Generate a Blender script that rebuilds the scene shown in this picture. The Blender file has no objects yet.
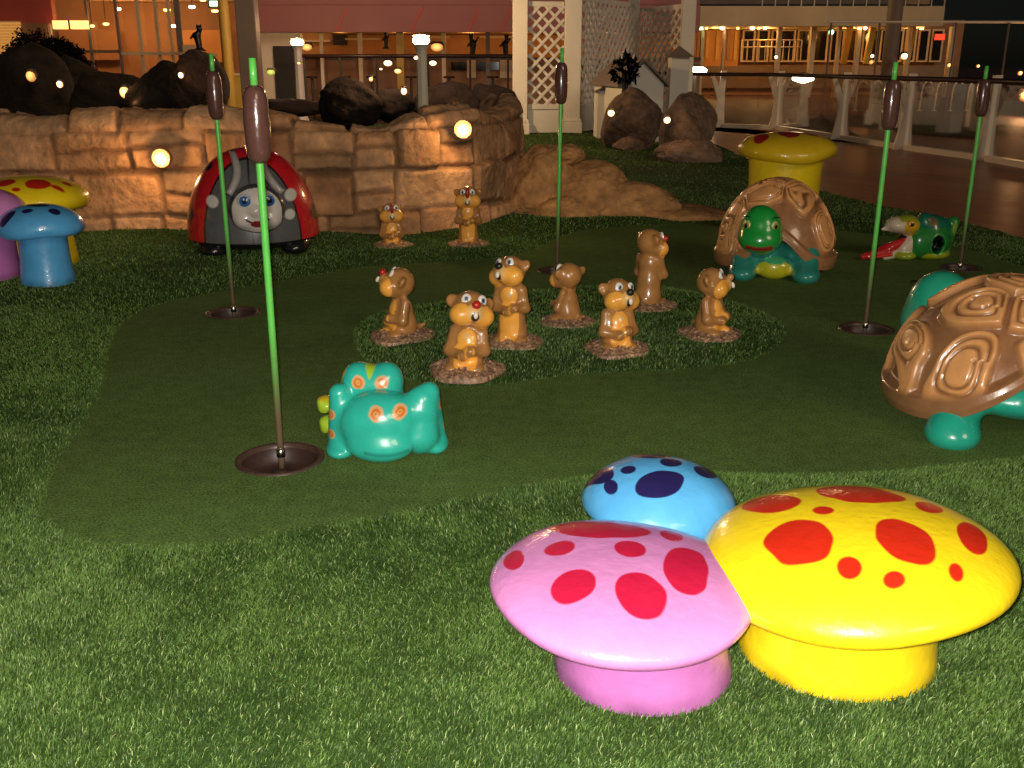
import bpy, math, random
import numpy as np
from mathutils import Vector, Matrix
random.seed(7); RNG = np.random.default_rng(7)
scn = bpy.context.scene
COL = scn.collection
R_ = math.radians
# ------------------------------------------------------------------ camera
CAMZ, PITCH, FPX = 1.55, R_(17.85), 1000.0
cam = bpy.data.cameras.new('camera'); camo = bpy.data.objects.new('camera', cam); COL.objects.link(camo)
camo.location = (0, 0, CAMZ); camo.rotation_euler = (math.pi/2-PITCH, 0, 0)
cam.sensor_width = 36; cam.lens = FPX*36/1024; cam.clip_end = 600; cam.clip_start = .05
scn.camera = camo
def ray(px, py):
    a, b = (px-512)/FPX, -(py-384)/FPX
    return np.array([a, math.cos(PITCH)+b*math.sin(PITCH), -math.sin(PITCH)+b*math.cos(PITCH)])
def G(px, py, z=0.0):
    d = ray(px, py); t = (z-CAMZ)/d[2]; return (d[0]*t, d[1]*t)
def W(px, py, Y):
    d = ray(px, py); t = Y/d[1]; return (d[0]*t, CAMZ+d[2]*t)
# ------------------------------------------------------------------ numpy noise
def _h(ix, iy, iz, s):
    n = (ix.astype(np.int64)*374761393 + iy.astype(np.int64)*668265263 + iz.astype(np.int64)*2147483647 + s*1274126177) & 0xffffffff
    n = ((n ^ (n >> 13))*1274126177) & 0xffffffff
    n = ((n ^ (n >> 16))*2246822519) & 0xffffffff
    return ((n ^ (n >> 15)) & 0xffff)/65535.0
def noise3(P, s=0):
    P = np.asarray(P, float); i = np.floor(P); f = P-i; f = f*f*(3-2*f)
    x, y, z = i[:, 0], i[:, 1], i[:, 2]; r = 0
    for dx in (0, 1):
        for dy in (0, 1):
            for dz in (0, 1):
                w = (f[:, 0] if dx else 1-f[:, 0])*(f[:, 1] if dy else 1-f[:, 1])*(f[:, 2] if dz else 1-f[:, 2])
                r = r + w*_h(x+dx, y+dy, z+dz, s)
    return r*2-1
def fbm(P, o=4, s=0):
    r, a = 0, .5
    for k in range(o): r = r+a*noise3(P*(2**k), s+k*17); a *= .5
    return r
def n2(x, y, sc, o=3, s=0): return fbm(np.stack([x*sc, y*sc, np.zeros_like(x)+.37], 1), o, s)
def sstep(a, b, x):
    t = np.clip((x-a)/(b-a), 0, 1); return t*t*(3-2*t)
# ------------------------------------------------------------------ object helpers
def tag(o, label=None, cat=None, group=None, kind=None):
    if label: o['label'] = label
    if cat: o['category'] = cat
    if group: o['group'] = group
    if kind: o['kind'] = kind
    return o
def thing(name, label, cat, loc=(0, 0, 0), rz=0, group=None):
    o = bpy.data.objects.new(name, None); COL.objects.link(o); o.empty_display_size = .1
    o.location = loc; o.rotation_euler = (0, 0, rz)
    return tag(o, label, cat, group)
def mk(name, v, f, mat, parent=None, col=None, smooth=True, loc=None):
    v = np.asarray(v, np.float32); me = bpy.data.meshes.new(name)
    if isinstance(f, np.ndarray):
        k = f.shape[1]; nf = len(f)
        me.vertices.add(len(v)); me.vertices.foreach_set('co', v.ravel())
        me.loops.add(nf*k); me.loops.foreach_set('vertex_index', f.astype(np.int32).ravel())
        me.polygons.add(nf); me.polygons.foreach_set('loop_start', np.arange(0, nf*k, k, dtype=np.int32))
        me.update(calc_edges=True)
    else:
        me.from_pydata(v.tolist(), [], f); me.update()
    if col is not None:
        c = np.ones((len(v), 4), np.float32); c[:, :3] = col
        a = me.color_attributes.new('Col', 'FLOAT_COLOR', 'POINT'); a.data.foreach_set('color', c.ravel())
    me.polygons.foreach_set('use_smooth', np.full(len(me.polygons), smooth))
    me.materials.append(mat); me.validate()
    o = bpy.data.objects.new(name, me); COL.objects.link(o)
    if parent: o.parent = parent
    if loc is not None: o.location = loc
    return o
class MB:
    def __init__(s): s.v = []; s.f = []
    def box(s, x0, x1, y0, y1, z0, z1):
        n = len(s.v); s.v += [(x, y, z) for x in (x0, x1) for y in (y0, y1) for z in (z0, z1)]
        s.f += [[n+i for i in q] for q in ((0, 1, 3, 2), (4, 6, 7, 5), (0, 4, 5, 1), (2, 3, 7, 6), (0, 2, 6, 4), (1, 5, 7, 3))]; return s
    def beam(s, a, b, w, d):                       # rectangular bar, w across in x/z plane, d in y
        a, b = Vector(a), Vector(b); t = (b-a).normalized(); n_ = Vector((0, 1, 0)); u = t.cross(n_).normalized()
        n = len(s.v)
        for p in (a, b):
            for su, sn in ((-1, -1), (1, -1), (1, 1), (-1, 1)): s.v.append(tuple(p+u*su*w/2+n_*sn*d/2))
        s.f += [[n, n+1, n+2, n+3], [n+7, n+6, n+5, n+4]]+[[n+i, n+4+i, n+4+(i+1) % 4, n+(i+1) % 4] for i in range(4)]; return s
    def tube(s, pts, r, k=10):
        pts = [Vector(p) for p in pts]; rs = r if isinstance(r, (list, tuple)) else [r]*len(pts); n0 = len(s.v); u = None
        for i, p in enumerate(pts):
            t = (pts[min(i+1, len(pts)-1)]-pts[max(i-1, 0)]).normalized()
            if u is None: u = t.orthogonal().normalized()
            u = (u-t*u.dot(t)).normalized(); w = t.cross(u)
            for j in range(k):
                a = 2*math.pi*j/k; s.v.append(tuple(p+(u*math.cos(a)+w*math.sin(a))*rs[i]))
        for i in range(len(pts)-1):
            for j in range(k):
                a, b = n0+i*k, n0+(i+1)*k; s.f.append([a+j, a+(j+1) % k, b+(j+1) % k, b+j])
        s.f.append([n0+j for j in range(k)][::-1]); s.f.append([n0+(len(pts)-1)*k+j for j in range(k)]); return s
    def lathe(s, prof, c=(0, 0, 0), k=32):
        n0 = len(s.v)
        for r, z in prof:
            for j in range(k):
                a = 2*math.pi*j/k; s.v.append((c[0]+r*math.cos(a), c[1]+r*math.sin(a), c[2]+z))
        for i in range(len(prof)-1):
            for j in range(k):
                a, b = n0+i*k, n0+(i+1)*k; s.f.append([a+j, a+(j+1) % k, b+(j+1) % k, b+j])
        return s
    def poly(s, pts):
        n = len(s.v); s.v += [tuple(p) for p in pts]; s.f.append(list(range(n, n+len(pts)))); return s
    def build(s, name, mat, parent=None, smooth=False, bevel=0):
        o = mk(name, s.v, s.f, mat, parent, smooth=smooth)
        if bevel:
            m = o.modifiers.new('bev', 'BEVEL'); m.width = bevel; m.segments = 2; m.limit_method = 'ANGLE'
        return o
# ------------------------------------------------------------------ materials
def srgb(r, g, b):
    f = lambda c: (c/255/12.92) if c/255 <= .04045 else ((c/255+.055)/1.055)**2.4
    return (f(r), f(g), f(b))
def newmat(name):
    m = bpy.data.materials.new(name); m.use_nodes = True; nt = m.node_tree
    return m, nt, nt.nodes['Principled BSDF'], nt.nodes, nt.links
def plain(name, c, rough=.5, metal=0, var=.15, scale=8, bump=0, coat=0, spec=.5):
    m, nt, b, N, L = newmat(name)
    tc = N.new('ShaderNodeTexCoord'); nz = N.new('ShaderNodeTexNoise'); nz.inputs['Scale'].default_value = scale; nz.inputs['Detail'].default_value = 5
    L.new(tc.outputs['Object'], nz.inputs['Vector'])
    rp = N.new('ShaderNodeMapRange'); rp.inputs['To Min'].default_value = 1-var*1.6; rp.inputs['To Max'].default_value = 1+var*1.6
    L.new(nz.outputs['Fac'], rp.inputs['Value'])
    mx = N.new('ShaderNodeVectorMath'); mx.operation = 'SCALE'; mx.inputs[0].default_value = c; L.new(rp.outputs['Result'], mx.inputs['Scale'])
    L.new(mx.outputs['Vector'], b.inputs['Base Color'])
    b.inputs['Roughness'].default_value = rough; b.inputs['Metallic'].default_value = metal
    b.inputs['Coat Weight'].default_value = coat; b.inputs['Coat Roughness'].default_value = .06; b.inputs['Specular IOR Level'].default_value = spec
    if bump:
        bp = N.new('ShaderNodeBump'); bp.inputs['Strength'].default_value = bump; bp.inputs['Distance'].default_value = .02
        L.new(nz.outputs['Fac'], bp.inputs['Height']); L.new(bp.outputs['Normal'], b.inputs['Normal'])
    return m
def painted(name, rough=.28, coat=.8, var=.08, nscale=14, bump=.12, bdist=.004, spec=.5, coatr=.05):
    m, nt, b, N, L = newmat(name)
    at = N.new('ShaderNodeAttribute'); at.attribute_name = 'Col'
    tc = N.new('ShaderNodeTexCoord'); nz = N.new('ShaderNodeTexNoise'); nz.inputs['Scale'].default_value = nscale; nz.inputs['Detail'].default_value = 6
    L.new(tc.outputs['Object'], nz.inputs['Vector'])
    rp = N.new('ShaderNodeMapRange'); rp.inputs['To Min'].default_value = 1-var*1.7; rp.inputs['To Max'].default_value = 1+var*1.7
    L.new(nz.outputs['Fac'], rp.inputs['Value'])
    mx = N.new('ShaderNodeVectorMath'); mx.operation = 'SCALE'; L.new(at.outputs['Color'], mx.inputs[0]); L.new(rp.outputs['Result'], mx.inputs['Scale'])
    L.new(mx.outputs['Vector'], b.inputs['Base Color'])
    rr = N.new('ShaderNodeMapRange'); rr.inputs['To Min'].default_value = rough*.7; rr.inputs['To Max'].default_value = rough*1.4
    L.new(nz.outputs['Fac'], rr.inputs['Value']); L.new(rr.outputs['Result'], b.inputs['Roughness'])
    b.inputs['Coat Weight'].default_value = coat; b.inputs['Coat Roughness'].default_value = coatr; b.inputs['Specular IOR Level'].default_value = spec
    n3 = N.new('ShaderNodeTexNoise'); n3.inputs['Scale'].default_value = nscale*2.2; n3.inputs['Detail'].default_value = 3
    L.new(tc.outputs['Object'], n3.inputs['Vector'])
    bp = N.new('ShaderNodeBump'); bp.inputs['Strength'].default_value = bump; bp.inputs['Distance'].default_value = bdist
    L.new(n3.outputs['Fac'], bp.inputs['Height']); L.new(bp.outputs['Normal'], b.inputs['Normal']); L.new(bp.outputs['Normal'], b.inputs['Coat Normal'])
    return m
def glow(name, c, s):
    m, nt, b, N, L = newmat(name); b.inputs['Base Color'].default_value = (*c, 1)
    b.inputs['Emission Color'].default_value = (*c, 1); b.inputs['Emission Strength'].default_value = s; return m
def glassmat(name, tint=(.8, .85, .85), amt=.1, rough=.05):
    m, nt, b, N, L = newmat(name); out = N['Material Output']
    t = N.new('ShaderNodeBsdfTransparent'); t.inputs['Color'].default_value = (*tint, 1)
    g = N.new('ShaderNodeBsdfGlossy'); g.inputs['Roughness'].default_value = rough; g.inputs['Color'].default_value = (.9, .9, .9, 1)
    mx = N.new('ShaderNodeMixShader'); lw = N.new('ShaderNodeLayerWeight'); lw.inputs['Blend'].default_value = .25
    mr = N.new('ShaderNodeMapRange'); mr.inputs['To Min'].default_value = amt; mr.inputs['To Max'].default_value = .6
    L.new(lw.outputs['Fresnel'], mr.inputs['Value']); L.new(mr.outputs['Result'], mx.inputs['Fac'])
    L.new(t.outputs[0], mx.inputs[1]); L.new(g.outputs[0], mx.inputs[2]); L.new(mx.outputs[0], out.inputs['Surface']); return m
M = {}
M['paint'] = painted('gloss_paint')
M['paintbig'] = painted('gloss_fibreglass', rough=.34, coat=.7, var=.07, nscale=16, bump=.45, bdist=.004, coatr=.09)
M['shellpaint'] = painted('gloss_shell', rough=.3, coat=.8, var=.16, nscale=18, bump=.2)
M['stone'] = painted('stone_render', rough=.85, coat=0, var=.34, nscale=9, bump=.9, bdist=.02, spec=.25)
M['mound'] = painted('gravel_paint', rough=.5, coat=.3, var=.3, nscale=60, bump=.4, bdist=.006)
M['blade'] = painted('turf_blade', rough=.5, coat=0, var=.1, nscale=3, bump=0, spec=.35)
M['leafy'] = painted('leaf', rough=1, coat=0, var=.2, nscale=6, bump=0, spec=.05)
M['cattail'] = plain('cattail_brown', (.10, .044, .034), .22, 0, .2, 25, .1, .6)
M['stick'] = plain('green_stick', (.12, .56, .09), .28, 0, .1, 20, 0, .4)
M['steel'] = plain('stick_steel', (.15, .105, .07), .32, .3, .15, 30)
M['ferrule'] = plain('ferrule_steel', (.62, .56, .48), .25, 1, .1, 30)
M['cup'] = plain('cup_brown', (.035, .017, .013), .45, 0, .25, 30)
M['cuprim'] = plain('cup_rim', (.06, .032, .024), .4, 0, .25, 30)
M['white'] = plain('white_paint', (.72, .68, .60), .5, 0, .06, 3, .05)
M['white2'] = plain('white_steel', (.86, .72, .55), .4, 0, .08, 2)
M['rail'] = plain('dark_rail', (.035, .015, .012), .4, 0, .2, 4)
M['black'] = plain('black_paint', (.012, .012, .013), .35, 0, .2, 6)
M['dark'] = plain('dark_fitting', (.03, .025, .02), .5, 0, .3, 5)
M['cream'] = plain('cream_panel', (.72, .54, .33), .6, 0, .1, 1.2)
M['pinkband'] = plain('pink_fascia', (.34, .13, .12), .6, 0, .12, .8)
M['redwall'] = plain('red_wall', (.55, .09, .06), .6, 0, .12, .8)
M['orange'] = plain('orange_wall', (.55, .25, .07), .6, 0, .25, 1.1)
M['brownwall'] = plain('brown_wall', (.34, .17, .08), .6, 0, .3, .7)
M['greywall'] = plain('grey_wall', (.2, .15, .12), .6, 0, .15, 1)
M['yellow'] = plain('yellow_column', (.6, .38, .07), .5, 0, .12, 2)
M['darkglass'] = plain('dark_window', (.012, .010, .010), .08, 0, .2, 2)
M['ceil'] = plain('ceiling_panel', (.4, .25, .15), .6, 0, .15, 1)
M['lampw'] = glow('lamp_white', (1, .80, .50), 14)
M['lampo'] = glow('lamp_orange', (1, .50, .14), 6)
M['lampdim'] = glow('lamp_dim', (1, .55, .16), 2.0)
M['lampred'] = glow('lamp_red', (1, .08, .03), .8)
M['lampgreen'] = glow('lamp_green', (.55, 1, .55), 5)
M['lampyg'] = glow('lamp_lime', (.75, .8, .12), .9)
def lampgrad():
    m, nt, b, N, L = newmat('bloom_lamp'); a = N.new('ShaderNodeAttribute'); a.attribute_name = 'Col'; b.inputs['Roughness'].default_value = .4  # lens colour carries a painted bloom, pale centre fading to orange
    L.new(a.outputs['Color'], b.inputs['Emission Color']); b.inputs['Emission Strength'].default_value = 1.0; b.inputs['Base Color'].default_value = (.6, .45, .25, 1); return m
M['lampgrad'] = lampgrad()
LG = {'lampw': ((1.2, .42, .09), (9, 7, 4.5)), 'lampo': ((.8, .22, .03), (4, 2.2, .7)), 'lampdim': ((.5, .16, .03), (1.8, .85, .2)), 'lampgreen': ((.4, .9, .4), (3, 5, 3)), 'lampyg': ((.3, .35, .04), (.8, .9, .15))}
M['blind'] = glow('lit_blind', (.75, .36, .08), .55)
M['glass'] = glassmat('balustrade_glass', (.86, .82, .80), .05)
M['glass2'] = glassmat('window_glass', (.92, .88, .82), .03)
M['bluetile'] = plain('blue_tile', (.04, .09, .16), .3, 0, .2, 6)
# green felt
def felt():
    m, nt, b, N, L = newmat('putting_felt')
    tc = N.new('ShaderNodeTexCoord'); a = N.new('ShaderNodeTexNoise'); a.inputs['Scale'].default_value = 120; a.inputs['Detail'].default_value = 6
    c = N.new('ShaderNodeTexNoise'); c.inputs['Scale'].default_value = 1.3; c.inputs['Detail'].default_value = 4
    d = N.new('ShaderNodeTexNoise'); d.inputs['Scale'].default_value = 14; d.inputs['Detail'].default_value = 4
    for q in (a, c, d): L.new(tc.outputs['Object'], q.inputs['Vector'])
    r = N.new('ShaderNodeValToRGB'); r.color_ramp.elements[0].position = .34; r.color_ramp.elements[1].position = .68
    r.color_ramp.elements[0].color = (.036, .068, .015, 1); r.color_ramp.elements[1].color = (.160, .255, .062, 1)
    L.new(a.outputs['Fac'], r.inputs['Fac'])
    s = N.new('ShaderNodeMath'); s.operation = 'ADD'; L.new(c.outputs['Fac'], s.inputs[0]); L.new(d.outputs['Fac'], s.inputs[1])
    mr = N.new('ShaderNodeMapRange'); mr.inputs['From Min'].default_value = .6; mr.inputs['From Max'].default_value = 1.4; mr.inputs['To Min'].default_value = .72; mr.inputs['To Max'].default_value = 1.3
    L.new(s.outputs[0], mr.inputs['Value'])
    v = N.new('ShaderNodeVectorMath'); v.operation = 'SCALE'; L.new(r.outputs['Color'], v.inputs[0]); L.new(mr.outputs['Result'], v.inputs['Scale'])
    L.new(v.outputs['Vector'], b.inputs['Base Color']); b.inputs['Roughness'].default_value = .9; b.inputs['Specular IOR Level'].default_value = .15
    bp = N.new('ShaderNodeBump'); bp.inputs['Strength'].default_value = .8; bp.inputs['Distance'].default_value = .006
    L.new(a.outputs['Fac'], bp.inputs['Height']); L.new(bp.outputs['Normal'], b.inputs['Normal']); return m
M['felt'] = felt()
M['turfbase'] = plain('turf_base', (.034, .064, .013), .95, 0, .35, 40, .4, 0, .1)
def teak():
    m, nt, b, N, L = newmat('teak_deck')
    tc = N.new('ShaderNodeTexCoord'); mp = N.new('ShaderNodeMapping'); mp.inputs['Rotation'].default_value = (0, 0, R_(62)); mp.inputs['Scale'].default_value = (1, 1, 1)
    L.new(tc.outputs['Object'], mp.inputs['Vector'])
    br = N.new('ShaderNodeTexBrick'); br.inputs['Scale'].default_value = 1; br.inputs['Brick Width'].default_value = 2.4; br.inputs['Row Height'].default_value = .11
    br.inputs['Mortar Size'].default_value = .006; br.inputs['Color1'].default_value = (.40, .150, .052, 1); br.inputs['Color2'].default_value = (.31, .112, .042, 1); br.inputs['Mortar'].default_value = (.03, .014, .009, 1)
    L.new(mp.outputs[0], br.inputs['Vector'])
    nz = N.new('ShaderNodeTexNoise'); nz.inputs['Scale'].default_value = 3; nz.inputs['Detail'].default_value = 6; L.new(tc.outputs['Object'], nz.inputs['Vector'])
    mr = N.new('ShaderNodeMapRange'); mr.inputs['To Min'].default_value = .6; mr.inputs['To Max'].default_value = 1.4; L.new(nz.outputs['Fac'], mr.inputs['Value'])
    v = N.new('ShaderNodeVectorMath'); v.operation = 'SCALE'; L.new(br.outputs['Color'], v.inputs[0]); L.new(mr.outputs['Result'], v.inputs['Scale'])
    L.new(v.outputs['Vector'], b.inputs['Base Color'])
    r2 = N.new('ShaderNodeMapRange'); r2.inputs['To Min'].default_value = .26; r2.inputs['To Max'].default_value = .46; L.new(nz.outputs['Fac'], r2.inputs['Value']); L.new(r2.outputs['Result'], b.inputs['Roughness'])
    bp = N.new('ShaderNodeBump'); bp.inputs['Strength'].default_value = .12; bp.inputs['Distance'].default_value = .006; L.new(nz.outputs['Fac'], bp.inputs['Height']); L.new(bp.outputs['Normal'], b.inputs['Normal'])
    return m
M['teak'] = teak()
M['carpet'] = plain('dark_deck_floor', (.085, .046, .040), .55, 0, .25, .6)
# ------------------------------------------------------------------ SDF sculpting
class Sculpt:
    """smooth union of ellipsoids and capsules -> surface-net mesh with per-primitive colour"""
    def __init__(s, k=.03): s.p = []; s.k = k; s.cuts = []
    def e(s, c, r, col=None, rot=None): s.p.append(('e', np.array(c, float), np.array(r, float) if np.ndim(r) else np.full(3, float(r)), rot, col)); return s
    def c(s, a, b, ra, rb=None, col=None): s.p.append(('c', np.array(a, float), np.array(b, float), ra, ra if rb is None else rb, col)); return s
    def each(s, P):
        out = []
        for q in s.p:
            if q[0] == 'e':
                d = P-q[1]
                if q[3] is not None: d = d @ q[3]
                k0 = np.linalg.norm(d/q[2], axis=1); k1 = np.linalg.norm(d/q[2]**2, axis=1)+1e-9; out.append(k0*(k0-1)/k1)
            else:
                ab = q[2]-q[1]; t = np.clip(((P-q[1])@ab)/(ab@ab), 0, 1)
                out.append(np.linalg.norm(P-q[1]-t[:, None]*ab, axis=1)-(q[3]+(q[4]-q[3])*t))
        return out
    def f(s, P):
        r = None
        for d in s.each(P):
            if r is None: r = d
            else:
                h = np.clip(.5+.5*(d-r)/s.k, 0, 1); r = d*(1-h)+r*h-s.k*h*(1-h)
        for cut in s.cuts: r = np.maximum(r, cut(P))
        return r
    def mesh(s, h, zmin=None, newton=True):
        lo = np.full(3, 1e9); hi = -lo
        for q in s.p:
            if q[0] == 'e': m = q[2].max(); a, b = q[1]-m, q[1]+m
            else:
                m = max(q[3], q[4]); a, b = np.minimum(q[1], q[2])-m, np.maximum(q[1], q[2])+m
            lo = np.minimum(lo, a); hi = np.maximum(hi, b)
        lo -= 3*h+s.k*.5; hi += 3*h+s.k*.5
        if zmin is not None:
            lo[2] = zmin-2*h; s.cuts.append(lambda P: zmin-P[:, 2])
        n = np.ceil((hi-lo)/h).astype(int)+1
        ax = [lo[i]+h*np.arange(n[i]) for i in range(3)]
        X = np.stack(np.meshgrid(*ax, indexing='ij'), -1).reshape(-1, 3)
        F = s.f(X).reshape(n); S = F < 0
        cell = np.zeros(n-1, np.int8); acc = np.zeros((*(n-1), 3)); cnt = np.zeros(n-1)
        sl = lambda o, i: slice(o, n[i]-1+o)
        cor = {(a, b, c): (sl(a, 0), sl(b, 1), sl(c, 2)) for a in (0, 1) for b in (0, 1) for c in (0, 1)}
        for o, q in cor.items():
            for d in range(3):
                if o[d]: continue
                o2 = list(o); o2[d] = 1; q2 = cor[tuple(o2)]
                f0, f1 = F[q], F[q2]; x = (f0 < 0) != (f1 < 0); t = np.where(x, f0/(f0-f1+1e-20), 0)
                pt = np.zeros((*x.shape, 3)); pt[...] = o; pt[..., d] += t
                acc += pt*x[..., None]; cnt += x
        act = cnt > 0; idx = np.full(n-1, -1); idx[act] = np.arange(act.sum())
        V = (acc[act]/cnt[act][:, None]+np.argwhere(act))*h+lo
        Q = []
        for d in range(3):
            u, w = [(1, 2), (2, 0), (0, 1)][d]
            a = [slice(None)]*3; b = [slice(None)]*3
            a[d] = slice(0, n[d]-1); b[d] = slice(1, n[d])
            for k in (u, w): a[k] = slice(1, n[k]-1); b[k] = slice(1, n[k]-1)
            s0, s1 = S[tuple(a)], S[tuple(b)]; e = np.argwhere(s0 != s1)
            if not len(e): continue
            st = s0[s0 != s1]
            e = e.copy(); e[:, u] += 1; e[:, w] += 1
            def at(du, dw):
                g = e.copy(); g[:, u] -= du; g[:, w] -= dw; return idx[g[:, 0], g[:, 1], g[:, 2]]
            q = np.stack([at(1, 1), at(0, 1), at(0, 0), at(1, 0)], 1); q[~st] = q[~st][:, ::-1]; Q.append(q)
        Q = np.concatenate(Q)
        if newton:
            for _ in range(2):
                g = np.stack([(s.f(V+dv)-s.f(V-dv)) for dv in np.eye(3)*h*.3], 1)/(h*.6); f0 = s.f(V)
                gg = (g*g).sum(1)+1e-6; V = V-np.clip(f0/gg, -h, h)[:, None]*g
        return V, Q
    def colors(s, V, default):
        ds = np.stack(s.each(V), 1); i = ds.argmin(1)
        cs = np.array([q[-1] if q[-1] is not None else default for q in s.p]); return cs[i]
def inell(P, c, r, rot=None):
    d = P-np.array(c)
    if rot is not None: d = d @ rot
    return np.linalg.norm(d/np.array(r), axis=1)
def ball(name, c, r, colf, parent, mat=None, rot=None, k=28):
    r = np.array(r) if np.ndim(r) else np.full(3, float(r))
    th = np.linspace(0, math.pi, k); ph = np.linspace(0, 2*math.pi, 2*k, endpoint=False)
    T, Ph = np.meshgrid(th, ph, indexing='ij')
    U = np.stack([np.sin(T)*np.cos(Ph), -np.cos(T), np.sin(T)*np.sin(Ph)], -1).reshape(-1, 3)   # poles along y
    n = 2*k; i, j = np.meshgrid(np.arange(k-1), np.arange(n), indexing='ij'); j2 = (j+1) % n
    q = np.stack([i*n+j, i*n+j2, (i+1)*n+j2, (i+1)*n+j], -1).reshape(-1, 4)
    P = U*r
    if rot is not None: P = P @ rot.T
    col = colf(U) if callable(colf) else np.tile(colf, (len(U), 1))
    return mk(name, P+np.array(c), q, mat or M['paint'], parent, col)
def rotm(ax, a):
    return np.array(Matrix.Rotation(a, 3, ax))
def mixc(col, mask, c):
    m = np.clip(mask, 0, 1)[:, None]; return col*(1-m)+np.array(c)*m

# ================================================================== TERRAIN
def ppx(pts, z=0): return np.array([G(x, y, z) for x, y in pts])
GREEN = ppx([(112,345),(108,375),(98,408),(72,440),(50,480),(44,512),(66,534),(125,545),(200,544),(280,531),(350,520),(420,507),(480,493),(540,481),(600,472),(680,469),(760,473),(840,473),(920,467),(1024,455),(1180,440),(1260,400),(1260,330),(1150,290),(1024,270),(960,246),(880,236),(800,226),(730,222),(680,224),(630,226),(585,230),(556,240),(535,252),(490,260),(430,263),(360,267),(300,279),(230,291),(165,302),(125,320)])
ISLE = ppx([(350,335),(360,360),(395,378),(440,389),(500,386),(560,377),(620,373),(690,371),(750,363),(785,346),(790,328),(770,312),(730,300),(690,290),(640,283),(580,286),(520,291),(450,300),(390,308),(358,320)])
TURF = np.array([(-16, .2), (4.2, .2), (4.2, 6.6)] + [tuple(G(x, y)) for x, y in ((1100, 262), (1024, 244), (940, 222), (850, 203), (790, 185), (748, 162), (712, 146))] + [(4.2, 26), (-16, 26)])
def smoothpoly(P, it=2):
    for _ in range(it):
        Q = np.roll(P, -1, 0); P = np.stack([.75*P+.25*Q, .25*P+.75*Q], 1).reshape(-1, 2)
    return P
GREEN = smoothpoly(GREEN); ISLE = smoothpoly(ISLE)
def sdpoly(x, y, P):
    d = np.full(x.shape, 1e9); ins = np.zeros(x.shape, bool)
    Q = np.roll(P, -1, 0)
    for (ax, ay), (bx, by) in zip(P, Q):
        ex, ey = bx-ax, by-ay; t = np.clip(((x-ax)*ex+(y-ay)*ey)/(ex*ex+ey*ey+1e-12), 0, 1)
        d = np.minimum(d, (x-ax-t*ex)**2+(y-ay-t*ey)**2)
        c = ((ay > y) != (by > y)) & (x < (bx-ax)*(y-ay)/(by-ay+1e-12)+ax); ins ^= c
    d = np.sqrt(d); return np.where(ins, -d, d)
def rough_sd(x, y):            # >0 where rough turf grows
    g = sdpoly(x, y, GREEN); i = sdpoly(x, y, ISLE)
    return np.maximum(g, -i)
def rough_h(x, y):
    r = rough_sd(x, y); i = sdpoly(x, y, ISLE)
    back = sstep(5.2, 6.6, y)*sstep(0, .30, r)*(i > .3)
    h = .012*sstep(0, .06, r)+.050*back + .03*sstep(0, .3, -i)*(i < 0)
    h = h+.045*n2(x, y, .9, 2, 5)*sstep(0.05, .7, r)*(i > 0)
    h = h+.05*sstep(.1, 1.2, r)*sstep(4.2, 1.0, x+4)*(x < 0)
    return h
def HZ(x, y): return float(rough_h(np.array([float(x)]), np.array([float(y)]))[0])
def on_rough(px, py):
    z = 0
    for _ in range(5):
        p = G(px, py, z); z = HZ(*p)
    return p[0], p[1], z
HOLES = [(*G(280, 459), .17), (*G(233, 313), .165), (*G(557, 271), .15), (*G(866, 329), .155), (*G(961, 268), .15)]
# ground: one sheet far beyond everything
MB().box(-200, 200, -60, 300, -.5, -.16).build('ground', M['carpet'])['kind'] = 'structure'
def grid_sheet(name, x0, x1, y0, y1, h, keep, zf, mat):
    xs = np.arange(x0, x1+h, h); ys = np.arange(y0, y1+h, h); X, Y = np.meshgrid(xs, ys, indexing='ij'); x, y = X.ravel(), Y.ravel()
    ny = len(ys)
    for a, b, r in (HOLES if name == 'putting_green' else ()):
        d = np.hypot(x-a, y-b); m = np.abs(d-r) < h*.72; f = r/np.maximum(d, 1e-6); x = np.where(m, a+(x-a)*f, x); y = np.where(m, b+(y-b)*f, y)
    z = zf(x, y); i, j = np.meshgrid(np.arange(len(xs)-1), np.arange(ny-1), indexing='ij')
    q = np.stack([i*ny+j, (i+1)*ny+j, (i+1)*ny+j+1, i*ny+j+1], -1).reshape(-1, 4)
    cx, cy = x[q].mean(1), y[q].mean(1); q = q[keep(cx, cy)]
    used = np.unique(q); mp = np.full(len(x), -1); mp[used] = np.arange(len(used))
    o = mk(name, np.stack([x, y, z], 1)[used], mp[q], mat); o['kind'] = 'structure'; return o
def holes_sd(x, y): return np.min([np.hypot(x-a, y-b)-r for a, b, r in HOLES], axis=0)
EDGE = [tuple(p) for p in TURF[2:-2]]
dk = [(4.2, .2)] + EDGE + [(4.2, 26), (4.2, 30.2), (W(560, 70, 29.5)[0]+.3, 30.2)] + [(x+.35, y+.12) for x, y in (G(*q) for q in ((719, 127), (776, 129), (840, 139), (903, 149), (984, 160), (1085, 178)))] + [(16, 6), (16, .2)]
m_ = MB(); n_ = len(dk); m_.v = [(x, y, -.010) for x, y in dk]+[(x, y, -.15) for x, y in dk]
m_.f = [list(range(n_))[::-1], list(range(n_, 2*n_))]+[[i, (i+1) % n_, n_+(i+1) % n_, n_+i] for i in range(n_)]
o_ = m_.build('deck', M['teak']); o_['kind'] = 'structure'
bm_ = None
grid_sheet('putting_green', -6.2, 4.6, 2.2, 12, .045, lambda x, y: (sdpoly(x, y, GREEN) < .10) & (holes_sd(x, y) > -.004), lambda x, y: 0*x+.0035*n2(x, y, 1.1, 2, 3), M['felt'])
grid_sheet('rough_turf', -13, 4.6, .3, 25, .05, lambda x, y: (rough_sd(x, y) > -.06) & (sdpoly(x, y, TURF) < .02), lambda x, y: rough_h(x, y)-.010-.03*sstep(0.0, -.05, rough_sd(x, y)), M['turfbase'])
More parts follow.
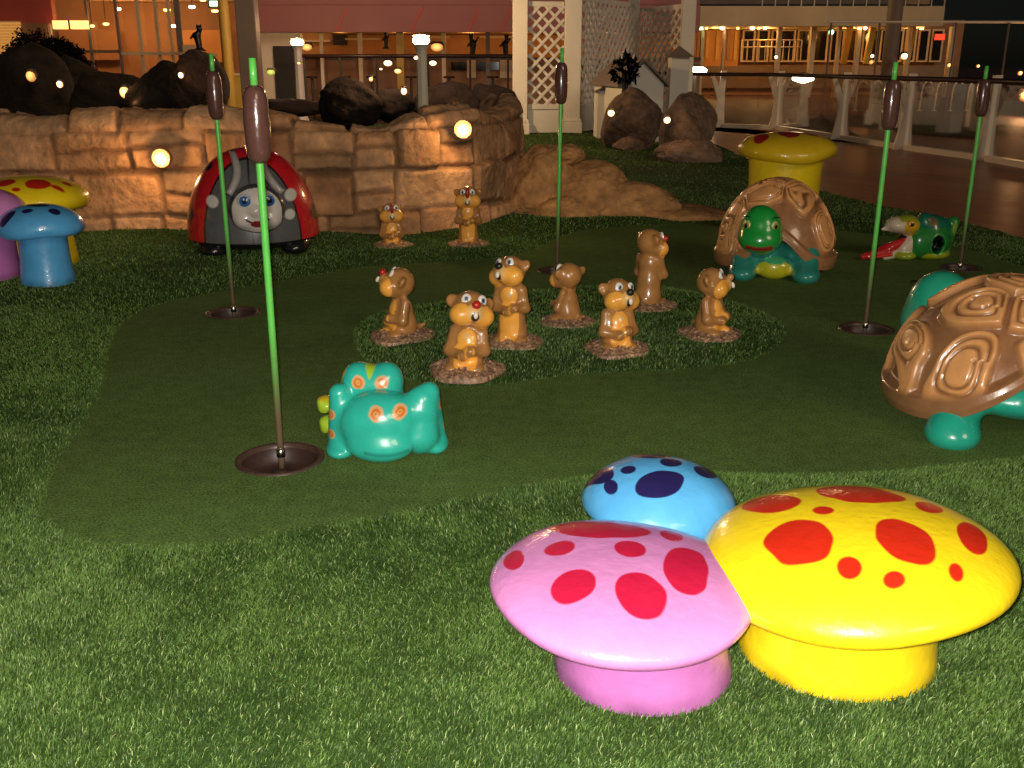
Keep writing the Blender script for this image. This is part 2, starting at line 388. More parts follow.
# ------------------------------------------------------------------ grass blades (nobody could count them)
def grass():
    spots = []
    for (y0, y1, xw0, xw1, dens, sc) in ((1.05, 1.9, -2.0, 2.2, 76000, 1.0), (1.9, 2.8, -2.5, 2.6, 60000, 1.05), (2.8, 3.2, -2.9, 3.0, 56000, 1.07), (3.2, 3.7, -3.0, 3.1, 50000, 1.1), (3.7, 4.2, -3.2, 3.3, 42000, 1.15), (4.2, 5.0, -3.7, 3.7, 20000, 1.3), (5.0, 6.2, -4.2, 4.2, 15000, 1.45), (6.2, 9.0, -5.4, 4.6, 6500, 1.9), (9.0, 14, -7.5, 4.6, 2000, 2.8), (14, 25, -12, 4.4, 260, 6)):
        n = int(dens*(y1-y0)*(xw1-xw0)); x = RNG.uniform(xw0, xw1, n); y = RNG.uniform(y0, y1, n)
        ok = (rough_sd(x, y) > .004) & (np.abs(x) < .62*y+.95)
        x, y = x[ok], y[ok]
        ok = sdpoly(x, y, TURF) < 0
        for cx, cy, r in ((.355, 2.37, .225), (.89, 2.45, .25), (.475, 2.98, .15)): ok &= np.hypot(x-cx, y-cy) > r
        spots.append(np.stack([x[ok], y[ok], np.full(ok.sum(), sc)], 1))
    S = np.concatenate(spots); x, y, sc = S.T; n = len(x)
    z = rough_h(x, y)-.012
    L_ = (.0175+.005*RNG.standard_normal(n).clip(-1.5, 2))*sc**.15
    w = .00115*sc*RNG.uniform(.7, 1.4, n)
    nap = 6.28*n2(x, y, .55, 2, 31)+RNG.normal(0, 1.2, n)-1.2
    lean = (.15+.45*np.abs(n2(x, y, 2.1, 3, 41))+RNG.uniform(0, .5, n))
    dx, dy = np.cos(nap), np.sin(nap)
    a2 = RNG.uniform(0, math.pi, n); wx, wy = np.cos(a2)*w, np.sin(a2)*w
    def pt(t, s):
        l = L_*t; b = lean*t
        return np.stack([x+dx*l*np.sin(b)+wx*s, y+dy*l*np.sin(b)+wy*s, z+l*np.cos(b)], 1)
    V = np.stack([pt(0, -1), pt(0, 1), pt(.55, .85), pt(.55, -.85), pt(1, .12)], 1)
    b0 = np.arange(n)*5
    T = np.concatenate([np.stack([b0, b0+1, b0+2], 1), np.stack([b0, b0+2, b0+3], 1), np.stack([b0+3, b0+2, b0+4], 1)])
    big = n2(x, y, .8, 3, 77); fine = n2(x, y, 9, 2, 78)
    t = np.clip((.5+1.0*big+.6*fine)+RNG.normal(0, .27, n), 0, 1)[:, None]
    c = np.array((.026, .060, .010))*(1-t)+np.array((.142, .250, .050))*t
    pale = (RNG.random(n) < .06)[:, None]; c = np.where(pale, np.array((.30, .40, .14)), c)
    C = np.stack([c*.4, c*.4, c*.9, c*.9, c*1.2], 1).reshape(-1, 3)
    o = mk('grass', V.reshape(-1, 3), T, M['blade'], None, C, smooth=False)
    tag(o, 'thick green artificial grass around the putting green', 'grass', kind='stuff'); print('blades', n)
grass()
# ================================================================== CUPS AND FLAGSTICKS
flag_info = [
    ((278, 441), (252, 58), .023, 'cattail flagstick in the nearest cup, beside the teal frog', 'sunken brown cup with the nearest flagstick, beside the teal frog'),
    ((232, 311), (211, 54), .023, 'cattail flagstick in the far left cup, in front of the ladybird', 'sunken brown cup at the far left end of the green, before the ladybird'),
    ((557, 272), (562, 48), .022, 'cattail flagstick in the middle, rising behind the crouching gophers', 'sunken brown cup behind the gopher island, under the middle flagstick'),
    ((866, 328), (896, 62), .023, 'cattail flagstick in the cup between the two turtles', 'sunken brown cup on open green between the two turtles'),
    ((961, 268), (987, 66), .022, 'cattail flagstick furthest right, behind the big turtle and beak statue', 'sunken brown cup furthest right, behind the head of the big turtle')]
for (hb, tp, rr, lab, lab2), (hx, hy, hr) in zip(flag_info, HOLES):
    c = thing('golf_cup', lab2, 'golf cup', (hx, hy, 0), 0, 'cups sunk in the putting green')
    MB().lathe([(hr+.012, -.02), (hr+.010, .006), (hr, .009), (hr-.012, .006), (hr-.016, -.012)], k=48).build('rim', M['cuprim'], c, smooth=True)
    MB().lathe([(hr-.014, -.006), (hr-.02, -.07), (hr-.05, -.085), (.03, -.088), (.03, -.05), (.018, -.045), (.001, -.045)], k=48).build('cup_wall', M['cup'], c, smooth=True)
    bx_, by_ = hx, hy+.02
    Y = by_; X1, Z1 = W(tp[0], tp[1], Y); H = Z1+.05; lx = X1-bx_
    t = thing('flagstick', lab, 'flagstick', (bx_, by_, -.05), 0, 'cattail flagsticks standing in the cups')
    P = lambda q: (lx*q, 0, H*q)
    q1 = .36
    MB().tube([P(0), P(.055)], [.014, .014], 14).build('steel_shaft', M['steel'], t, smooth=True)
    MB().tube([P(.032), P(.034), P(.052), P(.054)], [.0155, .0185, .0185, .0155], 14).build('ferrule', M['ferrule'], t, smooth=True)
    qs = np.linspace(.05, .80, 46); o = MB().tube([P(q) for q in qs], [.0132+.0022*q for q in qs], 14)
    qz = np.clip(np.array(o.v)[:, 2]/H, 0, 1); cg = mixc(np.tile((.115, .075, .045), (len(qz), 1)), sstep(.12, .42, qz), (.12, .56, .09))  # brown foot paints the metal's reflection into the shaft colour
    mk('green_shaft', o.v, o.f, M['paint'], t, cg)
    h0, h1 = .765, .943; pr = []
    ks = [(0, .2), (.03, .62), (.08, .85), (.18, 1), (.5, 1.06), (.8, 1), (.91, .86), (.97, .6), (1, .2)]
    MB().tube([P(h0+(h1-h0)*a) for a, b in ks], [.046*b for a, b in ks], 22).build('cattail_head', M['cattail'], t, smooth=True)
    MB().tube([P(h1-.01), P(1)], [.0145, .0135], 12).build('tip', M['stick'], t, smooth=True)

# ================================================================== TOADSTOOLS
def toadstool(loc, R, h, stem_r, zc, capcol, stemcol, spotcol, spots, label, tilt=0, tdir=0, off=(0, 0), group='spotted toadstools', lip=.07, wob=.012, rough=None, nr=150, na=300, flare=0):
    t = thing('toadstool', label, 'toadstool', loc, 0, group)
    # cap: dense lathe, painted spots
    pr = []
    for u in np.linspace(0, 1, nr): pr.append((R*u, h*max(0, (1-u**2.1))**.55))
    r_e = R
    for a in np.linspace(0, math.pi, 14)[1:]: pr.append((R-lip*.55+lip*.55*math.cos(a), -lip*.75*math.sin(a)))
    pr += [(R*.8, -lip*.2), (stem_r*.96, -lip*.05)]
    pr = np.array(pr); ang = np.linspace(0, 2*math.pi, na, endpoint=False)
    r = pr[:, 0][:, None]; A = ang[None, :]
    seed = loc[0]*3.1
    wobz = wob*(np.sin(2*A+seed)+.7*np.sin(3*A+2*seed)+.4*np.sin(5*A+seed*3))*(r/R)**2
    rr = r*(1+.008*np.sin(3*A+seed)+.006*np.sin(5*A-seed))
    x, y = rr*np.cos(A), rr*np.sin(A); z = pr[:, 1][:, None]+wobz
    V = np.stack([x, y, z+0*x], -1).reshape(-1, 3)
    n = len(pr); i, j = np.meshgrid(np.arange(n-1), np.arange(na), indexing='ij'); j2 = (j+1) % na
    q = np.stack([i*na+j, (i+1)*na+j, (i+1)*na+j2, i*na+j2], -1).reshape(-1, 4)
    col = np.tile(np.array(capcol, float), (len(V), 1))
    col *= (1+.05*fbm(V*6, 3, 4))[:, None]
    top = np.repeat(np.arange(n) < nr, na)
    wv = .12*noise3(V*16, 9)
    for (u, v, ax, ay, bx, by) in spots:       # spot ellipse: centre and two half-axes on the cap plan
        dx, dy = V[:, 0]/R-u, V[:, 1]/R-v; det = ax*by-ay*bx
        p, s_ = (dx*by-dy*bx)/det, (dy*ax-dx*ay)/det
        d = np.sqrt(p*p+s_*s_)+wv
        w_ = max(.5*(math.hypot(ax, ay)+math.hypot(bx, by)), .02)
        m = sstep(1+.010/w_, 1-.010/w_, d)*top
        col = mixc(col, m, np.array(spotcol)*(1+.06*noise3(V*9, 3).mean()))
    Rm = rotm((-math.sin(tdir), math.cos(tdir), 0), tilt)
    V = V @ Rm.T + np.array([off[0], off[1], zc])
    mk('cap', V, q, M['paintbig'], t, col)
    m = MB(); ks = np.linspace(-.12, .98, 22)
    prof = [(stem_r*(1+flare*(1-k)**2-.05*math.sin(math.pi*max(0, min(1, k)))), zc*k+.02*(k > 1)) for k in ks]
    m.lathe(prof, k=96); V2 = np.array(m.v); V2[:, :2] *= (1+.012*noise3(V2*5, 2))[:, None]
    V2[:, 0] += off[0]*.5*np.clip(V2[:, 2]/zc, 0, 1); V2[:, 1] += off[1]*.5*np.clip(V2[:, 2]/zc, 0, 1)
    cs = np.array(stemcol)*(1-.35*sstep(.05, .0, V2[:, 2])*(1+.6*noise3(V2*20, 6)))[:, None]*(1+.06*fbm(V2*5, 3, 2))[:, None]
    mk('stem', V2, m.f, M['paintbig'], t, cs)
    return t
YEL, PNK, BLU = (.93, .68, .012), (.66, .25, .56), (.10, .42, .80)
YST, PST, BST = (.93, .68, .012), (.50, .16, .45), (.09, .38, .74)
SRED, SCRIM, SNAVY = (.62, .025, .008), (.55, .012, .055), (.018, .014, .085)
SP_Y = [(-0.436, 0.407, 0.194, -0.082, -0.038, -0.188), (0.171, 0.377, 0.258, -0.114, -0.073, -0.204), (0.563, 0.147, 0.076, -0.036, -0.054, -0.113), (-0.158, 0.105, 0.067, -0.021, -0.019, -0.063), (-0.405, -0.217, 0.202, -0.05, -0.054, -0.243), (0.216, -0.353, 0.115, -0.165, -0.129, -0.193), (0.693, -0.231, 0.007, -0.172, -0.113, -0.134), (-0.196, -0.559, 0.053, -0.048, -0.048, -0.079), (0.023, -0.703, 0.063, -0.005, -0.023, -0.064), (0.416, -0.638, 0.05, 0.026, -0.009, -0.072)]
SP_P = [(-0.813, 0.141, 0.059, 0.119, 0.052, -0.138), (-0.461, 0.188, 0.114, 0.028, 0.006, -0.121), (-0.131, 0.547, 0.393, -0.099, -0.022, -0.203), (0.073, 0.154, 0.118, -0.029, -0.024, -0.135), (0.444, 0.457, 0.088, -0.035, -0.031, -0.126), (-0.385, -0.372, 0.154, 0.092, 0.039, -0.174), (0.091, -0.455, 0.166, -0.121, -0.084, -0.206), (0.471, -0.091, 0.111, -0.198, -0.138, -0.253)]
SP_B = [(-0.796, 0.067, 0.187, -0.122, 0.025, -0.268), (-0.44, -0.124, 0.097, -0.013, -0.002, -0.106), (-0.669, -0.351, 0.065, -0.113, -0.047, -0.071), (-0.079, -0.466, 0.314, 0.07, 0.002, -0.23), (0.13, 0.046, 0.144, 0.007, -0.029, -0.155), (0.587, 0.011, 0.148, 0.003, -0.078, -0.237), (-0.072, 0.353, 0.262, -0.016, -0.028, -0.192)]
toadstool((0.905, 2.45, 0), 0.4097, 0.137, 0.270, 0.257, YEL, YST, SRED, SP_Y, 'large yellow toadstool with orange-red spots at the front right', tilt=-0.085, tdir=-0.059, off=(0.02, 0), lip=.036, wob=.005, nr=230, na=560)
toadstool((0.355, 2.37, 0), 0.3511, 0.0825, 0.243, 0.225, PNK, PST, SCRIM, SP_P, 'pink toadstool with crimson spots in front, joined to the large yellow one', tilt=0.0326, tdir=-1.006, off=(-0.065, 0), lip=.036, wob=.005, nr=230, na=560)
toadstool((.475, 2.98, 0), .250, .145, .155, .18, BLU, BST, SNAVY, SP_B, 'low blue toadstool with navy spots behind the front pink one', tilt=R_(2), off=(0, 0), lip=.036, wob=.005, nr=200, na=480)
# the tall trio at the far left and the yellow one behind the turtle
bx, by, bz = on_rough(38, 285); by += .16
toadstool((bx, by, bz), .285, .15, .165, .38, BLU, BST, SNAVY, [(.05, -.1, .26, 0, 0, .2), (-.45, -.62, .17, .05, -.03, .2), (.0, -.55, .13, 0, 0, .1), (.55, -.35, .13, 0, 0, .14), (-.5, .0, .2, 0, 0, .12), (.3, .5, .2, 0, 0, .2)], 'tall blue toadstool with navy spots at the left edge, by the wall', lip=.075, wob=.006, flare=.1)
yx, yy, yz = bx-.34, by+.62, HZ(bx-.34, by+.62)
toadstool((yx, yy, yz), .41, .17, .27, .47, YEL, YST, SRED, [(-.15, -.50, .17, 0, 0, .15), (.38, -.45, .20, -.03, .04, .18), (.12, -.72, .07, 0, 0, .05), (.75, -.10, .08, 0, 0, .08), (.72, -.42, .11, 0, 0, .06), (.2, .15, .22, 0, 0, .18), (-.5, .1, .2, 0, 0, .2), (-.62, -.4, .14, 0, 0, .12)], 'yellow toadstool with red spots standing behind the tall blue one', wob=.008, lip=.1, flare=.06)
toadstool((bx-.50, by+.12, HZ(bx-.50, by+.12)), .33, .17, .24, .45, PNK, PST, SCRIM, [(.5, -.3, .2, 0, 0, .16), (-.1, -.5, .2, 0, 0, .18), (.1, .2, .25, 0, 0, .2), (.7, .2, .14, 0, 0, .12)], 'pink toadstool cut off by the left edge of the photo', lip=.08)
tx, ty, _ = on_rough(786, 240)
toadstool((tx+.06, ty+.45, HZ(tx, ty+.45)), .45, .17, .345, .765, (.78, .52, .015), YST, (.40, .02, .02), [(-.05, -.25, .22, 0, 0, .30), (-.62, -.30, .16, .05, 0, .22), (.42, -.2, .16, 0, 0, .22), (.74, .1, .14, 0, 0, .2), (0, .5, .3, 0, 0, .2), (-.4, .5, .16, 0, 0, .16)], 'tall yellow toadstool with dark red spots behind the far turtle', lip=.10, wob=.016)

# ================================================================== GOPHERS
BRN, ORG, TAN = np.array((.44, .205, .062)), np.array((.92, .42, .065)), np.array((.80, .48, .17))
def gopher(px, py, kind, yaw, hyaw, pitch, label, s=1.0, nose=(.5, .02, .012), stripe=False, lean=(0, 0), roll=0):
    x, y, z = on_rough(px, py); y += .10*s
    z = HZ(x, y)
    t = thing('gopher_statue', label, 'gopher statue', (x, y, z-.005), R_(yaw), 'glossy gopher statues on gravel mounds')
    s *= .945; t.scale = (s, s, s)
    tall = kind == 'tall'; hz = .37 if tall else .265; sh = hz-.082
    S = Sculpt(.030)
    lx, ly = lean
    S.e((0, .01, .06), (.092, .085, .085), BRN)
    if tall: S.e((lx*.4, .005, .15), (.083, .078, .13), BRN); S.e((lx*.7, 0, sh), (.078, .07, .09), BRN)
    else: S.e((lx*.6, 0, sh-.05), (.084, .074, .105), BRN)
    Rh = rotm((0, 0, 1), R_(hyaw)) @ rotm((1, 0, 0), R_(-pitch)) @ rotm((0, 1, 0), R_(roll)); H0 = np.array((lx, ly, hz+.025))
    hs = 1.13; hp = lambda p: tuple(Rh @ (np.array(p)*hs)+H0); hr = lambda r: tuple(np.array(r)*hs)
    S.e(hp((0, 0, .03)), hr((.080, .078, .078)), BRN, Rh)
    for sx in (-1, 1):
        S.e(hp((sx*.048, -.036, -.008)), hr((.055, .050, .050)), BRN, Rh)
        S.e(hp((sx*.086, .012, .058)), hr((.026, .014, .028)), BRN, Rh)
    S.e(hp((0, -.066, .000)), hr((.042, .040, .042)), BRN, Rh)
    # arms folded over the belly
    for sx in (-1, 1):
        sa = (lx*.7+sx*.072, 0, sh+.03); el = (lx*.5+sx*.094, -.030, sh-.075); ha = (lx*.4+sx*.020+.012, -.090, sh-.075+sx*.012)
        S.c(sa, el, .026, .023, BRN*.9); S.c(el, ha, .022, .019, BRN*.9); S.e(ha, (.022, .018, .018), BRN*.95)
        S.e((sx*.062, -.055, .022), (.045, .055, .028), BRN)       # hind feet
    S.c((0, .08, .03), (.02, .135, .055), .022, .012, BRN*.8)       # tail
    V, Q = S.mesh(.0065, zmin=-.01)
    col = S.colors(V, BRN)
    front = (V[:, 1] < .03)
    bel = inell(V, (lx*.5, -.085, sh*.5), (.068, .07, sh*.52)) < 1
    chest = inell(V, (lx*.7, -.075, sh+.005), (.055, .05, .055)) < 1
    armm = np.abs(col-BRN*.9).sum(1) < .02
    col[(bel | chest) & front & ~armm] = ORG
    L_ = (V-H0) @ Rh / hs
    face = ((inell(L_, (.050, -.05, -.012), (.062, .058, .052)) < 1) | (inell(L_, (-.050, -.05, -.012), (.062, .058, .052)) < 1)) & (L_[:, 2] < .05) & (L_[:, 1] < .0)
    col[face] = ORG*1.05
    muz = inell(L_, (0, -.09, .002), (.040, .045, .040)) < 1; col[muz] = TAN
    mouth = (inell(L_, (0, -.108, -.022), (.019, .030, .022)) < 1); col[mouth] = (.05, .015, .01)
    hl = inell(V, (lx*.7, -.1, sh+.012), (.022, .08, .02)) < 1; col[hl & front & chest] = TAN  # chest highlight painted in as a tan patch
    col *= (1+.22*fbm(V*18, 3, 3))[:, None]
    mk('body', V, Q, M['paint'], t, col)
    def eyecol(U):
        c = np.tile((.80, .76, .68), (len(U), 1)); d = np.hypot(U[:, 0]*1.1, (U[:, 2]-.05)); fr = U[:, 1] < 0
        c[(d < .46) & fr] = (.12, .17, .28); c[(d < .24) & fr] = (.01, .01, .012); return c
    for sx in (-1, 1):
        ball('eye', hp((sx*.036, -.060, .058)), hr((.023, .011, .028)), eyecol, t, rot=Rh @ rotm((0, 0, 1), R_(sx*14)))
    if stripe:
        ball('nose', hp((0, -.086, .052)), hr((.017, .028, .048)), (.38, .02, .012), t, rot=Rh)
    else:
        ball('nose', hp((0, -.104, .034)), hr((.021, .019, .019)), nose, t, rot=Rh)
    ball('tooth', hp((0, -.108, -.012)), hr((.011, .010, .017)), (.85, .80, .70), t, rot=Rh)
    # gravel mound
    na, nr = 120, 30; a = np.linspace(0, 2*math.pi, na, endpoint=False); rr = np.linspace(0.02, 1, nr)
    Rg, A = np.meshgrid(rr, a, indexing='ij'); r0 = .195*(1+.05*np.sin(3*A+px)+.04*np.sin(5*A+py))
    X, Yv = Rg*r0*np.cos(A), Rg*r0*np.sin(A); Z = .022*(1-Rg**2.0)**.8
    Vm = np.stack([X, Yv, Z], -1).reshape(-1, 3); nz = np.abs(noise3(Vm*60+px, 5)); Vm[:, 2] += (.022*nz)*(1-Rg.ravel()**8)+.003
    sk = Vm[-na:].copy(); sk[:, 2] = -.02; Vm = np.concatenate([Vm, sk])
    i, j = np.meshgrid(np.arange(nr), np.arange(na), indexing='ij'); j2 = (j+1) % na
    qm = np.stack([i*na+j, (i+1)*na+j, (i+1)*na+j2, i*na+j2], -1).reshape(-1, 4)
    cm = np.tile((.34, .20, .12), (len(Vm), 1))*(.35+2.2*np.abs(noise3(Vm*75+py, 8)))[:, None]
    mk('gravel_mound', Vm, qm, M['mound'], t, cm)
    return t
gopher(391, 246, 'short', 8, 4, 8, 'short gopher statue against the stone wall, red stripe down its nose', s=.93, stripe=True)
gopher(468, 245, 'tall', 0, 0, 4, 'tall gopher statue against the stone wall, arms on its belly', s=1.02, stripe=True)
gopher(400, 339, 'short', -62, -30, 30, 'gopher statue leftmost on the grass island, looking away to the left', s=1.03, nose=(.45, .02, .012), lean=(0, -.02))
gopher(465, 377, 'short', -8, 26, 18, 'nearest gopher statue with red nose, looking up to the right', s=1.06, lean=(.025, 0), roll=10)
gopher(512, 345, 'tall', -12, -28, 20, 'tall gopher statue with black nose, looking left behind the nearest one', s=1.0, nose=(.02, .018, .015), lean=(-.01, 0), roll=-10)
gopher(568, 324, 'short', -120, -28, 14, 'low gopher statue facing away at the foot of the middle flagstick', s=.93)
gopher(618, 352, 'short', 14, 18, 12, 'gopher statue with black nose, right of centre at the island front edge', s=1.0, nose=(.02, .018, .015), roll=6)
gopher(650, 308, 'tall', 150, -36, 6, 'tall gopher statue turned away, its plain brown back to the camera', s=1.02)
gopher(713, 337, 'short', 48, 28, 16, 'gopher statue rightmost on the grass island, looking up to the right', s=1.0, nose=(.5, .25, .1))
# ================================================================== LADYBIRD
def ladybird():
    x, y, _ = on_rough(243, 257); y += .40; z = HZ(x, y)
    t = thing('ladybird_statue', 'red and black ladybird statue with a smiling grey face, against the stone wall', 'ladybird statue', (x, y, z), R_(13))
    Rx, Ry, Rz, z0 = .525, .46, .70, .10
    na, nb = 360, 150
    a = np.linspace(0, 2*math.pi, na, endpoint=False); b = np.linspace(0, math.pi/2, nb)
    B, A = np.meshgrid(b, a, indexing='ij'); ce = np.cos(B)**.88
    V = np.stack([Rx*ce*np.cos(A), Ry*ce*np.sin(A), z0+Rz*np.sin(B)**1.05], -1).reshape(-1, 3)
    V2 = V[:na]*np.array((.92, .92, 1)); V = np.concatenate([V2, V])
    i, j = np.meshgrid(np.arange(nb), np.arange(na), indexing='ij'); j2 = (j+1) % na
    q = np.stack([i*na+j, i*na+j2, (i+1)*na+j2, (i+1)*na+j], -1).reshape(-1, 4)
    u, w = V[:, 0]/Rx, (V[:, 2]-z0)/Rz; fr = V[:, 1] < 0
    red, gry, blk = np.array((.58, .014, .020)), np.array((.105, .105, .108)), np.array((.012, .011, .012))
    col = np.tile(red, (len(V), 1))
    gd = np.sqrt((u/.70)**2+((w)/.90)**2)
    e_ = .02
    for (cu, cw, r) in ((-.97, .30, .13), (.99, .28, .13), (-.62, .84, .10)):
        d = np.hypot((u-cu), (w-cw)*1.3); col = mixc(col, sstep(r+e_, r-e_, d)*fr, blk)
    bs = V[:, 1] >= -.02
    for k, (cu, cy) in enumerate(((-.45, .45), (.45, .45), (-.5, .0), (.5, .0), (0, .7))):
        d = np.hypot(u-cu, V[:, 1]/Ry-cy); col = mixc(col, sstep(.2, .18, d)*bs, blk)
    col = mixc(col, sstep(.018, .010, np.abs(u))*((gd > 1) | bs), blk)
    col = mixc(col, sstep(1.01, .985, gd)*fr, gry)
    col = mixc(col, sstep(.016, .008, np.abs(u))*fr*(gd < 1), blk)
    col = mixc(col, (sstep(1.02, 1.01, gd)*sstep(.98, .99, gd))*fr, blk)
    for (cu, cw, r) in ((-.545, .455, .088), (.585, .50, .088), (.555, .295, .075)):
        d = np.hypot(u-cu, (w-cw)*Rz/Rx); col = mixc(col, sstep(r+.012, r-.012, d)*fr, (.62, .58, .52))
    mk('shell', V, q, M['paint'], t, col)
    def yf(x_, z_):                        # front surface of the dome
        s = np.clip((z_-z0)/Rz, 0, .999)**(1/1.05); c = (1-s*s)**.44
        return -Ry*math.sqrt(max(0, c*c-(x_/Rx)**2))
    # face
    fx, fz = .045, z0+.26; fy = yf(fx, fz)+.02
    S = Sculpt(.03); S.e((fx, fy, fz), (.215, .12, .195)); S.e((fx-.01, fy-.085, fz+.0), (.06, .06, .045)); S.e((fx-.10, fy-.04, fz-.07), (.08, .08, .07)); S.e((fx+.10, fy-.04, fz-.07), (.08, .08, .07))
    Vf, Qf = S.mesh(.008)
    cf = np.tile((.66, .60, .55), (len(Vf), 1)); X, Z = Vf[:, 0]-fx, Vf[:, 2]-fz; f_ = Vf[:, 1] < fy+.02
    mo = np.abs(np.hypot(X, (Z-.03)*1.0)-.125)
    cf = mixc(cf, sstep(.010, .005, mo)*(Z < -.055)*f_, (.03, .008, .008))
    cf = mixc(cf, (np.hypot(X/.055, (Z+.10)/.026) < 1)*f_*1., (.22, .02, .02))
    cf = mixc(cf, sstep(.80, .9, np.hypot(X/.2, Z/.18))*(Vf[:, 1] > fy-.06), (.05, .05, .05))
    mk('face', Vf, Qf, M['paint'], t, cf)
    def ec(U):
        c = np.tile((.62, .62, .62), (len(U), 1)); d = np.hypot(U[:, 0]-.12, U[:, 2]); fr = U[:, 1] < 0
        c[(d < .74) & fr] = (.04, .15, .42); c[(np.hypot(U[:, 0]-.15, U[:, 2]-.05) < .36) & fr] = (.01, .01, .015); c[(np.hypot(U[:, 0]-.05, U[:, 2]-.3) < .13) & fr] = (.8, .8, .8); return c
    for sx in (-1, 1): ball('eye', (fx+sx*.085, fy-.085, fz+.075), (.060, .034, .056), ec, t, rot=rotm((0, 0, 1), R_(sx*14)))
    for sx in (-1, 1):
        pts = []; rs = []
        for k in np.linspace(0, 1, 16):
            xx = fx*(1-k)+sx*(.20-.085*k-.05*math.sin(k*math.pi)); zz = fz+.12+k*.29
            pts.append((xx, yf(xx, min(zz, z0+Rz*.985))-.014-.05*(1-k)**2, zz)); rs.append(.026+.006*math.sin(3*k))
        o = MB().tube(pts, rs, 14)
        mk('antenna', o.v, o.f, M['paint'], t, np.tile((.38, .35, .33), (len(o.v), 1)))
    for sx in (-1, 1):
        S = Sculpt(.03); S.e((sx*.32, -.16, .055), (.13, .18, .085)); S.e((sx*.31, -.27, .03), (.10, .10, .055)); Vl, Ql = S.mesh(.012, zmin=-.03)
        mk('foot', Vl, Ql, M['paint'], t, np.tile((.010, .010, .011), (len(Vl), 1)))
    S = Sculpt(.02); S.e((0, 0, .09), (.5, .42, .09)); Vl, Ql = S.mesh(.02); mk('belly', Vl, Ql, M['paint'], t, np.tile((.010, .010, .011), (len(Vl), 1)))
ladybird()
